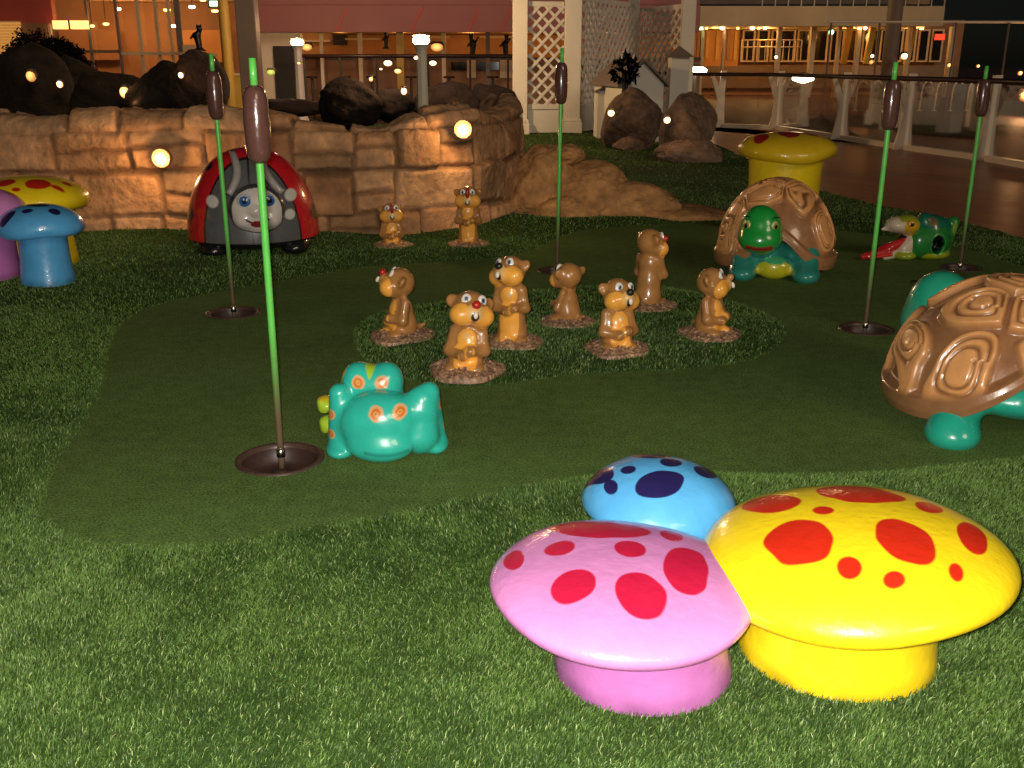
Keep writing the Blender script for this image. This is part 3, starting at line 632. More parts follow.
# ================================================================== TURTLES
def turtle(loc, yaw, label, skin, headc, headoff, s=1.0, rear=.34, seed=0, front=.40, side=.10, rs=.62, rc=0., fs=.62):
    t = thing('turtle_statue', label, 'turtle statue', loc, yaw, 'big turtle statues'); t.scale = (s, s, s)
    # shell: displaced dome, raised plates with incised rings
    Rx, Ry, Rz = .47, .50, .50+.11*(seed < 5)
    na, nb = 420, 190
    a = np.linspace(0, 2*math.pi, na, endpoint=False); k = np.linspace(0, 1, nb)
    K, A = np.meshgrid(k, a, indexing='ij')
    fr = np.exp(-((np.angle(np.exp(1j*(A+math.pi/2))))/fs)**2); re = np.exp(-((np.angle(np.exp(1j*(A-math.pi/2-rc))))/rs)**2)
    rim = side+(front-side)*fr+(rear-side)*re
    zb = .12; el0 = np.arcsin(np.clip((rim-zb)/Rz, -.9, .95)); E = el0+(math.pi/2-el0)*K
    D = np.stack([np.cos(E)*np.cos(A), np.cos(E)*np.sin(A), np.sin(E)], -1).reshape(-1, 3)
    cen = [(0, 0, 1)]
    for m, (e, n, o) in enumerate(((.97, 5, .35), (.44, 9, .1))):
        for j in range(n):
            b = 2*math.pi*(j+o)/n; cen.append((math.cos(e)*math.cos(b), math.cos(e)*math.sin(b), math.sin(e)))
    cen = np.array(cen)
    Dw = D+.085*np.stack([noise3(D*2.6+seed, 1), noise3(D*2.6+seed, 2), noise3(D*2.6+seed, 3)], 1)
    ang = np.arccos(np.clip(Dw @ cen.T, -1, 1)); o2 = np.sort(ang, 1); edge = (o2[:, 1]-o2[:, 0])*.62; own = ang.argmin(1)
    rk = np.r_[.40, np.full(5, .42), np.full(9, .34)][own]
    mar = 1-sstep(.09, .14, K.ravel()); top = sstep(.0, .05, K.ravel())
    kk = .07; a1, b1 = edge, rk-ang.min(1); hh = np.clip(.5+.5*(b1-a1)/kk, 0, 1); qd = b1*(1-hh)+a1*hh-kk*hh*(1-hh)
    plate = sstep(.004, .048, qd)*(1-mar)
    az = np.arctan2(Dw[:, 2]-cen[own][:, 2], Dw[:, 0]*cen[own][:, 1]-Dw[:, 1]*cen[own][:, 0])
    sp = qd+.020*az/math.pi
    ring = np.exp(-((sp-.105)/.0150)**2)+np.exp(-((sp-.185)/.015)**2)
    ring *= (qd > .055)
    d = .036*plate-.016*np.clip(ring, 0, 1)*plate+.010*mar*top
    V = D*np.array((Rx, Ry, Rz))*(1+d/.5)[:, None]+np.array((0, 0, zb))
    V[:, :2] *= (1+.07*mar)[:, None]
    tone = 1.5 if seed < 5 else 1.1  # far turtle's shell colour raised to offset flash falloff
    base, gap, groove = tone*np.array((.56, .265, .095)), tone*np.array((.25, .115, .048)), np.array((.16, .064, .025))
    col = gap+(base-gap)*plate[:, None]; col = mixc(col, np.clip(ring, 0, 1)*plate*.9, groove)
    col *= (1+.18*fbm(V*7+seed, 3, 5))[:, None]
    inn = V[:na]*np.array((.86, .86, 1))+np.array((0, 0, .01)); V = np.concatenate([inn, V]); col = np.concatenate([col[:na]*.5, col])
    i, j = np.meshgrid(np.arange(nb), np.arange(na), indexing='ij'); j2 = (j+1) % na
    q = np.stack([i*na+j, i*na+j2, (i+1)*na+j2, (i+1)*na+j], -1).reshape(-1, 4)
    mk('shell', V, q, M['shellpaint'], t, col)
    # body, legs, neck and head in one piece
    S = Sculpt(.05); sk = np.array(skin); hc = np.array(headc)
    hx, hy, hz = headoff
    S.e((0, .03, .185), (.365, .42, .11), sk)
    S.c((hx*.5, hy*.62, .30), (hx*.9, hy*.9, hz-.12), .13, .115, sk)
    S.e((hx, hy, hz), (.165, .165, .19), hc); S.e((hx, hy-.03, hz-.075), (.175, .16, .11), hc)
    S.e((hx, hy-.10, hz-.09), (.135, .09, .085), hc)
    for sx in (-1, 1):
        S.c((sx*.27, .25, .13), (sx*.315, .36, .055), .105, .098, sk); S.e((sx*.315, .37, .04), (.104, .112, .06), sk); S.e((-.06, .26, .20), (.27, .17, .095), sk)
        S.c((sx*.25, -.34, .17), (sx*.25, -.42, .06), .105, .095, sk); S.e((sx*.25, -.48, .045), (.11, .12, .07), sk)
    S.e((0, -.40, .09), (.15, .10, .10), sk); S.c((0, .42, .22), (0, .56, .12), .06, .02, sk)
    V, Q = S.mesh(.0125, zmin=-.01); col = S.colors(V, sk)
    bel = inell(V, (0, -.46, .075), (.145, .14, .085)) < 1; col[bel & (V[:, 1] < -.38)] = (.52, .50, .02)
    st = inell(V, (0, -.45, .155), (.09, .18, .028)) < 1; col[st & (V[:, 1] < -.3)] = (.05, .36, .16)
    L_ = V-np.array((hx, hy, hz)); f_ = (L_[:, 1] < -.02)
    mo = np.abs(L_[:, 2]+.135-.06*np.abs(L_[:, 0])-.25*L_[:, 0]**2)
    mou = sstep(.022, .014, mo)*(np.abs(L_[:, 0]) < .105)*f_*(L_[:, 1] < -.06); col = mixc(col, mou, (.33, .02, .02))
    col *= (1+.10*fbm(V*8, 3, 3))[:, None]
    mk('body', V, Q, M['paint'], t, col)
    def ec(U):
        c = np.tile((.58, .55, .22), (len(U), 1)); f = U[:, 1] < 0; dd = np.hypot(U[:, 0], U[:, 2])
        c[(dd < .66) & f] = (.30, .34, .06); c[(dd < .42) & f] = (.01, .01, .01); return c
    for sx in (-1, 1):
        az = R_(sx*44); dx_, dy_ = math.sin(az), -math.cos(az)
        ball('eye', (hx+dx_*.150, hy+dy_*.150, hz+.035), (.040, .020, .046), ec, t, rot=rotm((0, 0, 1), az))
        pts = [(hx+math.sin(az+q)*.166, hy-math.cos(az+q)*.166, hz+.095+.018*math.cos(q*4)) for q in np.linspace(-.22, .22, 7)]
        MB().tube(pts, .0045, 8).build('eyebrow', M['black'], t, smooth=True)
    return t
x, y = G(777, 281)
turtle((x+.09, y+.47, 0), R_(-14), 'turtle statue with bright green face, sitting in front of the yellow toadstool', (.030, .26, .20), (.016, .34, .05), (-.13, -.475, .41), s=.92, seed=3, front=.34, side=.06, rear=.10, fs=.48)
x, y = G(945, 450)
turtle((x+.41, y+.43, 0), R_(175), 'turtle statue at the right edge, seen from behind with its teal legs', (.018, .36, .25), (.020, .33, .20), (.12, -.56, .37), s=1.0, seed=11, rear=.37, front=.34, side=.06, rs=.68, rc=.16)
# ================================================================== FROG
def frog():
    x, y = G(381, 462); t = thing('frog_statue', 'teal frog statue with orange ringed spots beside the nearest cup', 'frog statue', (x+.000, y+.095, 0))
    tl = np.array((.026, .43, .335)); yl = np.array((.55, .42, .02)); lm = np.array((.36, .52, .03))
    S = Sculpt(.022)
    S.e((-.012, -.03, .14), (.165, .115, .14), tl)
    S.e((.0, -.085, .07), (.135, .075, .07), tl)
    S.e((-.0, -.025, .175), (.135, .105, .095), tl)
    S.e((-.050, .09, .20), (.135, .11, .15), tl)
    S.e((-.050, .085, .275), (.125, .085, .080), tl)
    for cx in (-.104, .014): S.e((cx, .085, .300), (.066, .07, .070), tl)
    S.c((-.172, .0, .262), (-.150, .0, .08), .042, .078, tl); S.e((-.172, -.02, .03), (.062, .085, .035), tl)
    S.c((.165, .0, .235), (.150, -.005, .09), .060, .085, tl); S.c((.195, .01, .270), (.165, .0, .20), .034, .065, tl); S.c((.195, .02, .26), (.212, .05, .05), .038, .046, tl); S.e((.215, .035, .028), (.052, .075, .035), tl)
    S.c((.150, .0, .205), (.07, -.02, .18), .060, .085, tl)
    for (cx, cz) in ((-.245, .175), (-.24, .085)):
        S.e((cx, .12, cz), (.038, .05, .030), lm); S.e((cx-.022, .115, cz+.016), (.020, .03, .018), lm); S.e((cx-.018, .115, cz-.018), (.018, .03, .016), lm)
        S.c((cx, .13, cz), (-.13, .14, cz), .028, .04, tl)
    V, Q = S.mesh(.005, zmin=-.008); col = S.colors(V, tl)
    col = mixc(col, sstep(-.146, -.156, V[:, 0])*(V[:, 2] > .20)*(V[:, 1] > .05), yl)
    lg = (V[:, 0] < -.185) & (V[:, 1] > .03) & (V[:, 2] > .1) & (V[:, 0] > -.21); col[lg] = (.06, .42, .05)
    gw = .003+.42*np.clip(V[:, 2]-.318, 0, .09); col = mixc(col, sstep(gw+.004, gw-.004, np.abs(V[:, 0]+.048))*sstep(.314, .322, V[:, 2]), lm)
    front = V[:, 1] < .13
    spots = [((-.008, .218), .030, 1), ((.086, .220), .028, 1), ((-.094, .306), .027, 0), ((.004, .306), .027, 0), ((-.205, .185), .022, 2), ((-.205, .105), .018, 2)]
    for (c, r, k) in spots:
        d = np.hypot(V[:, 0]-c[0], V[:, 2]-c[1]); m = front if k != 2 else V[:, 1] < .04
        if k == 1: m = V[:, 1] < .02
        if k == 0: m = (V[:, 1] < .075)*(V[:, 2] > .284)
        d = d*(1+.12*noise3(V*40, 4))
        col = mixc(col, sstep(r*1.08, r*.95, d)*m, (.62, .34, .16)); col = mixc(col, sstep(r*.72, r*.62, d)*m, (.55, .15, .015)); col = mixc(col, sstep(r*.34, r*.26, d)*sstep(r*.14, r*.2, d)*m, (.62, .40, .12))
    for (yy, zz, r) in ((.02, .215, .026), (.05, .115, .024)):
        d = np.hypot(V[:, 1]-yy, V[:, 2]-zz); m = V[:, 0] > .195
        col = mixc(col, sstep(r*1.08, r*.95, d)*m, (.62, .34, .16)); col = mixc(col, sstep(r*.72, r*.62, d)*m, (.55, .15, .015))
    mo = np.abs(V[:, 2]-(.052+1.3*(V[:, 0]-.03)**2)); col = mixc(col, sstep(.014, .002, mo)*(V[:, 1] < -.07)*(np.abs(V[:, 0]-.03) < .09)*.45, (.004, .06, .045))  # dark crease shading painted low on the front
    col *= (1+.14*fbm(V*9, 3, 3))[:, None]
    mk('body', V, Q, M['paint'], t, col)
frog()
# ================================================================== BEAKED STATUE
def beak():
    x, y = G(921, 263); t = thing('beaked_statue', 'green beaked creature statue lying on the green with red tongue out', 'creature statue', (x, y+.17, 0))
    k = .00090; X = lambda cx: (cx-480)*k; Z = lambda cy: (590-cy)*k*1.03
    grn, dgr, crm, yel, yg = (np.array(c) for c in ((.02, .20, .035), (.012, .14, .085), (.62, .50, .36), (.62, .33, .012), (.30, .36, .02)))
    S = Sculpt(.03)
    S.e((X(610), .02, Z(420)), (.17, .155, .155), grn); S.e((X(600), .03, Z(300)), (.125, .12, .10), dgr); S.e((X(540), .0, Z(235)), (.05, .06, .055), dgr)
    S.e((X(500), .0, Z(430)), (.10, .12, .14), grn); S.e((X(660), .02, Z(540)), (.13, .13, .05), yg)
    S.c((X(745), .02, Z(540)), (X(815), .02, Z(265)), .058, .048, grn); S.e((X(690), .02, Z(300)), (.09, .08, .075), dgr)
    V, Q = S.mesh(.010, zmin=-.008); col = S.colors(V, grn)
    bl = np.hypot(V[:, 0]-X(590), V[:, 2]-Z(250))*1.; col = mixc(col, sstep(.045, .03, bl), (.16, .13, .05))
    hole = inell(V*np.array((1, 0, 1)), (X(640), 0, Z(440)), (.056, 1, .078)); f_ = V[:, 1] < .0
    col = mixc(col, sstep(1.18, 1.1, hole)*f_, (.03, .30, .05))
    V[:, 1] += .13*(sstep(1.0, .72, hole)*f_); col = mixc(col, sstep(1.0, .93, hole)*f_, (.003, .003, .003))
    jy = inell(V*np.array((1, 0, 1)), (X(590), 0, Z(560)), (.055, 1, .035)); col = mixc(col, sstep(1.1, .95, jy)*f_, (.42, .45, .02))
    lf = inell(V*np.array((1, 0, 1)), (X(815), 0, Z(310)), (.018, 1, .055)); col = mixc(col, sstep(1.2, .8, lf)*f_*.7, (.25, .34, .03))
    col *= (1+.2*fbm(V*10, 3, 3))[:, None]
    mk('body', V, Q, M['paint'], t, col)
    def wedge(name, prof, th, c, parent):     # tapered beak blade: outline (x, z) with rounded thickness th(u)
        S = Sculpt(.012)
        for (a, b, r0, r1, cc) in prof: S.c(a, b, r0, r1, np.array(cc))
        V, Q = S.mesh(.008, zmin=-.008); col = S.colors(V, np.array(c)); mk(name, V, Q, M['paint'], parent, col)
    up = Sculpt(.03)
    up.e((X(395), -.01, Z(280)), (.085, .115, .080), crm); up.e((X(305), -.01, Z(280)), (.10, .10, .068), crm); up.c((X(330), -.01, Z(285)), (X(165), -.01, Z(322)), .058, .012, crm); up.c((X(400), -.01, Z(320)), (X(450), -.01, Z(385)), .055, .05, crm)
    V, Q = up.mesh(.008); col = up.colors(V, crm); dd = inell(V*np.array((1, 0, 1)), (X(405), 0, Z(290)), (.072, 1, .075))
    col = mixc(col, sstep(1.05, .95, dd)*1., yel); col = mixc(col, (V[:, 2] > Z(245))*(V[:, 0] > X(290))*1., yg)
    mk('upper_beak', V, Q, M['paint'], t, col)
    def ec(U):
        c = np.tile(yel*1.1, (len(U), 1)); d = np.hypot(U[:, 0], U[:, 2]); c[(d < .5) & (U[:, 1] < 0)] = (.01, .01, .01); return c
    ball('eye', (X(378), -.105, Z(262)), (.034, .026, .034), ec, t)
    lo = Sculpt(.02)
    lo.c((X(450), -.02, Z(420)), (X(380), -.02, Z(490)), .068, .065, crm); lo.c((X(400), -.01, Z(500)), (X(220), -.01, Z(575)), .055, .022, crm); lo.e((X(390), -.0, Z(550)), (.10, .11, .045), yg)
    V, Q = lo.mesh(.008, zmin=-.008); col = lo.colors(V, crm); mk('lower_beak', V, Q, M['paint'], t, col)
    mm = Sculpt(.02); mm.e((X(405), .02, Z(420)), (.07, .07, .065), np.array((.008, .006, .006))); V, Q = mm.mesh(.012); mk('mouth_lining', V, Q, M['black'], t)
    tg = Sculpt(.015)
    tg.c((X(390), -.02, Z(425)), (X(200), -.02, Z(500)), .036, .042, np.array((.48, .012, .014))); tg.c((X(220), -.03, Z(505)), (X(0), -.05, Z(560)), .044, .024, np.array((.48, .012, .014))); tg.c((X(240), -.075, Z(535)), (X(60), -.075, Z(565)), .016, .012, np.array((.60, .03, .02)))
    V, Q = tg.mesh(.008, zmin=-.006); mk('tongue', V, Q, M['paint'], t, tg.colors(V, np.array((.48, .012, .014))))
beak()
# ================================================================== STONE WALL
def wall():
    base = [(-9.5, 8.9), (-6.5, 9.0), (-4.6, 8.85), (-3.2, 9.1), (-1.9, 9.1), (-.95, 9.2), (-.35, 9.65), (.0, 10.3), (.10, 10.9), (.1, 12.0)]
    P = np.array(base); seg = np.r_[0, np.cumsum(np.hypot(*np.diff(P, axis=0).T))]
    s = np.arange(0, seg[-1], .018); px = np.interp(s, seg, P[:, 0]); py = np.interp(s, seg, P[:, 1])
    ker = np.ones(31)/31; pxs = np.convolve(np.pad(px, 15, 'edge'), ker, 'valid'); pys = np.convolve(np.pad(py, 15, 'edge'), ker, 'valid')
    tx, ty = np.gradient(pxs), np.gradient(pys); ln = np.hypot(tx, ty); nx, ny = ty/ln, -tx/ln
    Hh = 1.03+.10*np.sin(s*1.1+1)+.05*np.sin(s*2.9)+.14*sstep(8.2, 9.1, s)*sstep(10.1, 9.6, s)
    T = np.arange(-.12, 1.75, .018); Sg, Tg = np.meshgrid(s, T, indexing='ij'); sf, tf = Sg.ravel(), Tg.ravel()
    # irregular coursed stones
    rng = np.random.default_rng(5); cx, cy, cw, ch = [], [], [], []
    z = -.15
    while z < 1.9:
        h = rng.uniform(.26, .42); xx = -rng.uniform(0, .6)
        while xx < seg[-1]+.5:
            w = rng.uniform(.36, .85)
            if rng.random() < .3 and h > .26:
                q = rng.uniform(.4, .6); cx += [xx+w/2]*2; cy += [z+h*q/2, z+h*(1+q)/2]; cw += [w/2]*2; ch += [h*q/2, h*(1-q)/2]
            else: cx.append(xx+w/2); cy.append(z+h/2+rng.uniform(-.03, .03)); cw.append(w/2); ch.append(h/2)
            xx += w
        z += h
    cx, cy, cw, ch = map(np.array, (cx, cy, cw, ch)); n = len(cx)
    ws = sf+.09*n2(sf, tf, 2.2, 2, 3); wt = tf+.07*n2(sf, tf, 2.4, 2, 9)
    D = np.full((len(sf), 2), 9.); own = np.zeros(len(sf), int)
    for k in range(n):
        m = (np.abs(ws-cx[k]) < cw[k]+.3) & (np.abs(wt-cy[k]) < ch[k]+.3)
        q = np.where(m)[0]; d = np.maximum(np.abs(ws[q]-cx[k])-cw[k], np.abs(wt[q]-cy[k])-ch[k])
        b = d < D[q, 0]; D[q, 1] = np.where(b, D[q, 0], np.minimum(D[q, 1], d)); D[q, 0] = np.where(b, d, D[q, 0]); own[q[b]] = k
    e = np.clip(-D[:, 0], 0, 1)
    pil = sstep(.002, .040, e); outv = rng.uniform(-.04, .05, n)[own]; tilt = rng.uniform(-.16, .16, n)[own]*(ws-cx[own])+rng.uniform(-.25, .25, n)[own]*(wt-cy[own])
    disp = pil*(.046+.7*outv+.40*tilt)+.020*fbm(np.stack([sf*4, tf*4, sf*0], 1), 4, 6)*pil+.011*fbm(np.stack([sf*26, tf*26, sf*0], 1), 3, 8)
    # profile: front face, rounded top, back
    Hs = np.repeat(Hh, len(T))+.05*n2(sf, tf*0, 2.6, 2, 12); u = tf
    r = .13
    z = np.where(u < Hs-r, u, 0); off = np.where(u < Hs-r, -.03*u, 0.)
    a = np.clip((u-(Hs-r))/r, 0, None); arc = a < 1.5708; on = u >= Hs-r
    z = np.where(on & arc, Hs-r+r*np.sin(np.minimum(a, 1.5708)), z); off = np.where(on & arc, -.03*Hs-r*(1-np.cos(np.minimum(a, 1.5708))), off)
    over = np.maximum(0, u-(Hs-r)-r*1.5708); z = np.where(on & ~arc, Hs-.9*np.maximum(0, over-.18), z); off = np.where(on & ~arc, -.03*Hs-r-np.minimum(over, .30), off)
    nz = np.where(on, np.sin(np.minimum(a, 1.5708)), 0); nf = np.where(on, np.cos(np.minimum(a, 1.5708)), 1)
    R2 = lambda v: np.repeat(v, len(T))
    o = off+disp*nf
    V = np.stack([R2(pxs)+R2(nx)*o, R2(pys)+R2(ny)*o, z+disp*nz], 1)
    i, j = np.meshgrid(np.arange(len(s)-1), np.arange(len(T)-1), indexing='ij'); nT = len(T)
    q = np.stack([i*nT+j, (i+1)*nT+j, (i+1)*nT+j+1, i*nT+j+1], -1).reshape(-1, 4)
    tint = rng.uniform(.72, 1.2, n)[own]; warm = rng.uniform(0, 1, n)[own][:, None]
    c = np.array((.47, .235, .105))*(1-warm)+np.array((.43, .25, .13))*warm
    c = c*tint[:, None]*(1+.4*fbm(np.stack([sf*6, tf*6, sf*0], 1), 4, 20))[:, None]*(.40+.60*sstep(.0, .030, e))[:, None]
    w_ = mk('stone_wall', V, q, M['stone'], None, np.clip(c, .01, .9)); tag(w_, 'low curved wall of tan stone blocks behind the gophers and ladybird', 'stone wall')
wall()
def rock(name, c, r, seed, label, cat='boulder', group=None, col=(.30, .20, .13), rz=0, amp=.22, planes=9, parent=None, sub=6, flat=0):
    import bmesh
    bm = bmesh.new(); bmesh.ops.create_icosphere(bm, subdivisions=sub, radius=1); V = np.array([v.co[:] for v in bm.verts]); F = [[v.index for v in f.verts] for f in bm.faces]; bm.free()
    rg = np.random.default_rng(seed); N = V/np.linalg.norm(V, axis=1)[:, None]
    rad = 1+amp*fbm(N*1.3+seed*7.7, 3, seed)
    for _ in range(planes):
        d = rg.normal(size=3); d /= np.linalg.norm(d); h = rg.uniform(.70, .95); dt = N @ d
        lim = np.where(dt > .05, h/np.maximum(dt, .05), 9); kk = .06; rad = -kk*np.log(np.exp(-rad/kk)+np.exp(-np.minimum(lim, 3)/kk))
    rad += .05*fbm(N*4+seed, 4, seed+3)+.018*fbm(N*14+seed, 3, seed+5)
    cr = np.abs(fbm(N*2.2+seed*3, 2, seed+9)); rad -= .022*sstep(.03, .0, cr)
    P = N*rad[:, None]*np.array(r)
    ca, sa = math.cos(rz), math.sin(rz); P = np.stack([P[:, 0]*ca-P[:, 1]*sa, P[:, 0]*sa+P[:, 1]*ca, P[:, 2]], 1)
    cc = np.array(col)*(1+.5*fbm(N*5+seed, 4, 11))[:, None]*(.75+.25*sstep(0, .04, cr))[:, None]
    o = mk(name, P, np.array(F), M['stone'], parent, np.clip(cc, .01, 1), loc=c)
    if label: tag(o, label, cat, group)
    return o
# rock outcrop that ends the wall on the right
oc = thing('rock_outcrop', 'low tan rock spur sloping down right from the end of the stone wall', 'rock outcrop', (.6, 10.4, 0))
tan = (.44, .23, .09)
rock('rock', (-.30, .25, .20), (.46, .45, .50), 21, None, col=tan, parent=oc, planes=12)
rock('rock', (.16, .22, .17), (.55, .45, .42), 22, None, col=tan, parent=oc, planes=12, rz=.2)
rock('rock', (.62, .18, .07), (.62, .40, .30), 23, None, col=tan, parent=oc, planes=10, rz=-.1)
rock('rock', (1.02, .04, .01), (.66, .26, .17), 24, None, col=tan, parent=oc, planes=8, rz=-.14)
rock('rock', (-.02, .02, .02), (.42, .30, .26), 26, None, col=tan, parent=oc, planes=12, rz=.4)
rock('rock', (-.05, .25, .62), (.24, .2, .12), 25, None, col=tan, parent=oc)
def lamp(loc, e, c=(1, .58, .24), r=.05, parent=None, spot=None):
    l = bpy.data.lights.new('lamp_light', 'POINT'); l.energy = e; l.color = c; l.shadow_soft_size = r
    o = bpy.data.objects.new('lamp_light', l); COL.objects.link(o); o.location = loc
    if parent: o.parent = parent
    return o
def FB(m, Y, x0, y0, x1, y1, d=.1):             # box standing on the facade plane at depth Y
    ym = min(max((y0+y1)/2, 0), 75); xa, xb = W(x0, ym, Y)[0], W(x1, ym, Y)[0]; zb, zt = W(x0, y1, Y)[1], W(x1, y0, Y)[1]; m.box(xa, xb, Y, Y+d, zb, zt); return m
def disc(name, c, r, mat, parent, thick=.04, k=20, tilt=0):
    o = MB().lathe([(.001, 0), (r, 0), (r*1.0, -thick), (.001, -thick)], k=k).build(name, mat, parent); o.location = c; o.rotation_euler = (tilt, 0, 0); return o
def light_ball(name, label, cat, px, py, Y, rpx, mat, group=None, sz=1.0):
    X, Z = W(px, py, Y); r = rpx*Y/1000
    t = thing(name, label, cat, (X, Y, Z), 0, group)
    lo_, hi_ = LG.get(mat, LG['lampo'])
    ball('lens', (0, 0, 0), (r, r, r*sz), lambda U: np.array(lo_)+(np.array(hi_)-np.array(lo_))*(np.clip(-U[:, 1], 0, 1)**3)[:, None], t, M['lampgrad'], k=14)  # glow around the lamp painted as a gradient over the lens
    MB().lathe([(r*1.12, -r*.2*sz), (r*1.15, r*.1*sz), (r*.9, r*1.2*sz), (.001, r*1.25*sz)], (0, r*.35, 0), k=16).build('housing', M['dark'], t, smooth=True)
    return t
# ---- lamps let into the stone wall
for px, py, Y, lab in ((161, 158, 8.90, 'small round lit lamp in the stone wall left of the ladybird'), (463, 129, 9.28, 'small round lit lamp in the stone wall above the two wall gophers')):
    X, Z = W(px, py, Y); t = thing('wall_lamp', lab, 'lamp', (X, Y, Z), 0, 'lamps in the stone wall')
    ball('lens', (0, .0, 0), (.062, .035, .062), lambda U: np.array((2.2, .85, .14))+np.array((11, 9, 6))*sstep(.62, .30, np.hypot(U[:, 0], U[:, 2]))[:, None], t, M['lampgrad'], k=40)  # white core and orange ring paint the bloom into the lens
    o = MB().lathe([(.062, -.06), (.082, -.06), (.086, .0), (.074, .014), (.063, .004)], k=24).build('bezel', M['brownwall'], t, smooth=True); o.rotation_euler = (math.pi/2, 0, 0)
    o = MB().lathe([(.055, 0), (.055, -.08), (.001, -.08)], k=16).build('housing', M['dark'], t, smooth=True); o.rotation_euler = (math.pi/2, 0, 0)
    lamp((0, -.09, -.02), 11, (1, .60, .26), .05, t)
# ---- boulders in front of the arbor
X, Y = G(634, 152); rock('boulder', (X, Y+.5, .50), (.60, .55, .66), 31, 'dark boulder below the white playhouse', group='boulders on the dark lawn', col=(.16, .10, .07))
rock('boulder', (X-.12, Y+.02, .10), (.30, .28, .20), 35, 'small rock at the foot of the boulder below the playhouse', group='boulders on the dark lawn', col=(.17, .11, .075))
X, Y = G(690, 165); rock('boulder', (X+.02, Y+.55, .52), (.50, .50, .56), 33, 'rounded boulder beside the deck, right of the playhouse boulder', group='boulders on the dark lawn', col=(.17, .11, .075))
rock('boulder', (X+.02, Y+.12, .14), (.58, .34, .28), 34, 'low flat rock leaning against the boulder beside the deck', group='boulders on the dark lawn', col=(.20, .13, .09), rz=.1)
for px, py, Y, lab in ((611, 113, 17.9, 'small garden spotlight on the boulder below the playhouse'), (667, 120, 15.9, 'small garden spotlight between the two boulders')):
    t = light_ball('garden_spotlight', lab, 'spotlight', px, py, Y, 3.4, 'lampw', 'garden spotlights'); lamp((0, -.12, .05), 5, (1, .6, .3), .05, t)
# ---- dark rocks and shrubs behind the wall
def shrub(c, r, n, label, seed, col=(.006, .005, .003), leaf=.09, group='dark shrubs behind the wall', name='shrub', cat='shrub'):
    rg = np.random.default_rng(seed); t = thing(name, label, cat, (c[0], c[1], 0), 0, group)
    d = rg.normal(size=(n, 3)); d /= np.linalg.norm(d, axis=1)[:, None]; rad = rg.uniform(.55, 1, n)**.5*(1+.75*fbm(d*2+seed, 3, seed))
    P = d*rad[:, None]*np.array(r)+np.array((0, 0, c[2])); P[:, 2] = np.maximum(P[:, 2], .03)
    a = rg.normal(size=(n, 3)); a /= np.linalg.norm(a, axis=1)[:, None]; b = np.cross(a, rg.normal(size=(n, 3))); b /= np.linalg.norm(b, axis=1)[:, None]
    L_ = leaf*rg.uniform(.6, 1.5, n)[:, None]; V = np.stack([P-a*L_, P+b*L_*.4, P+a*L_, P-b*L_*.4], 1).reshape(-1, 3)
    q = np.arange(4*n).reshape(-1, 4); cc = np.repeat(np.array(col)*rg.uniform(.5, 1.8, n)[:, None], 4, 0)
    mk('foliage', V, q, M['leafy'], t, cc, smooth=False)
    m = MB()
    for k in range(5):
        f = rg.uniform(0, 6.28); m.tube([(0, 0, 0), (r[0]*.3*math.cos(f), r[1]*.3*math.sin(f), c[2]*.6), (r[0]*.6*math.cos(f), r[1]*.6*math.sin(f), c[2])], [.04, .03, .012], 6)
    m.build('stems', M['dark'], t); return t
DK = (.030, .020, .014)
for k, (px, py, Y, rx, rz, lab) in enumerate(((30, 92, 19, .95, .72, 'dark rock at the far left behind the wall'), (110, 100, 17.5, .85, .42, 'low dark rock with a lit face behind the wall'), (168, 97, 16.5, .62, .42, 'dark rock behind the first flagstick tip'), (198, 84, 15.5, .42, .42, 'upright brown rock left of the nearest cattail head'), (70, 85, 20, .8, .45, 'dark rock between the lit spots at the far left'))):
    X, Z = W(px, py, Y); rock('boulder', (X, Y, max(Z, .15)), (rx, .6, rz+.1), 51+k, lab, group='dark rocks behind the wall', col=DK if k != 3 else (.07, .04, .03), sub=5)
for k, (px, py, Y, rx, rz, lab) in enumerate(((35, 72, 21, .55, .75, 'dark shrub in front of the lit blind window'), (60, 66, 21.5, .6, .55, 'dark shrub beside the lit blind window'))):
    X, Z = W(px, py, Y); shrub((X, Y, Z), (rx, .5, rz), 6500, lab, 61+k, leaf=.035)
for k, (px, py, Y, rx, rz, lab) in enumerate(((352, 104, 20.5, .62, .52, 'dark mound standing for a bush between the two white lamp pillars'), (392, 108, 20.8, .50, .34, 'low dark mound standing for the bush just left of the taller lamp pillar'), (452, 104, 22, .75, .50, 'dark mound standing for a hedge right of the taller lamp pillar'), (492, 104, 22.5, .60, .46, 'dark mound standing for the hedge beside the left post of the lattice arbor'), (288, 108, 23, .95, .24, 'low dark rock bank under the farther lamp pillar'))):  # rock shapes stand in for a dark bush and hedge
    X, Z = W(px, py, Y); rock('boulder', (X, Y, max(Z, .1)), (rx, .5, rz), 91+k, lab, group='dark rocks behind the wall', col=(.018, .011, .008), sub=5, amp=.4)
for px, py, Y, r, mt, lab in ((60, 84, 18.2, 3.0, 'lampw', 'small white garden light among the far left rocks'), (31, 76, 18.0, 4.5, 'lampdim', 'dim yellow garden light on the far left rock'), (125, 92, 16.6, 5.0, 'lampo', 'orange garden light lighting a rock behind the wall'), (134, 109, 16.2, 3.6, 'lampdim', 'dim orange garden light low behind the wall'), (181, 75, 14.9, 2.6, 'lampw', 'small white garden light on the upright brown rock'), (221, 110, 14.6, 3.6, 'lampw', 'white garden light behind the wall next to the nearest cattail'), (371, 79, 19, 2.0, 'lampo', 'tiny orange garden light on the dark mound'), (404, 91, 18.5, 3.0, 'lampw', 'white garden light left of the taller lamp pillar')):
    t = light_ball('garden_spotlight', lab, 'spotlight', px, py, Y, r, mt, 'garden spotlights', sz=1.2)
    if r > 2.5: lamp((.05, -.15, .12), 1.0, (1, .55, .22), .05, t)
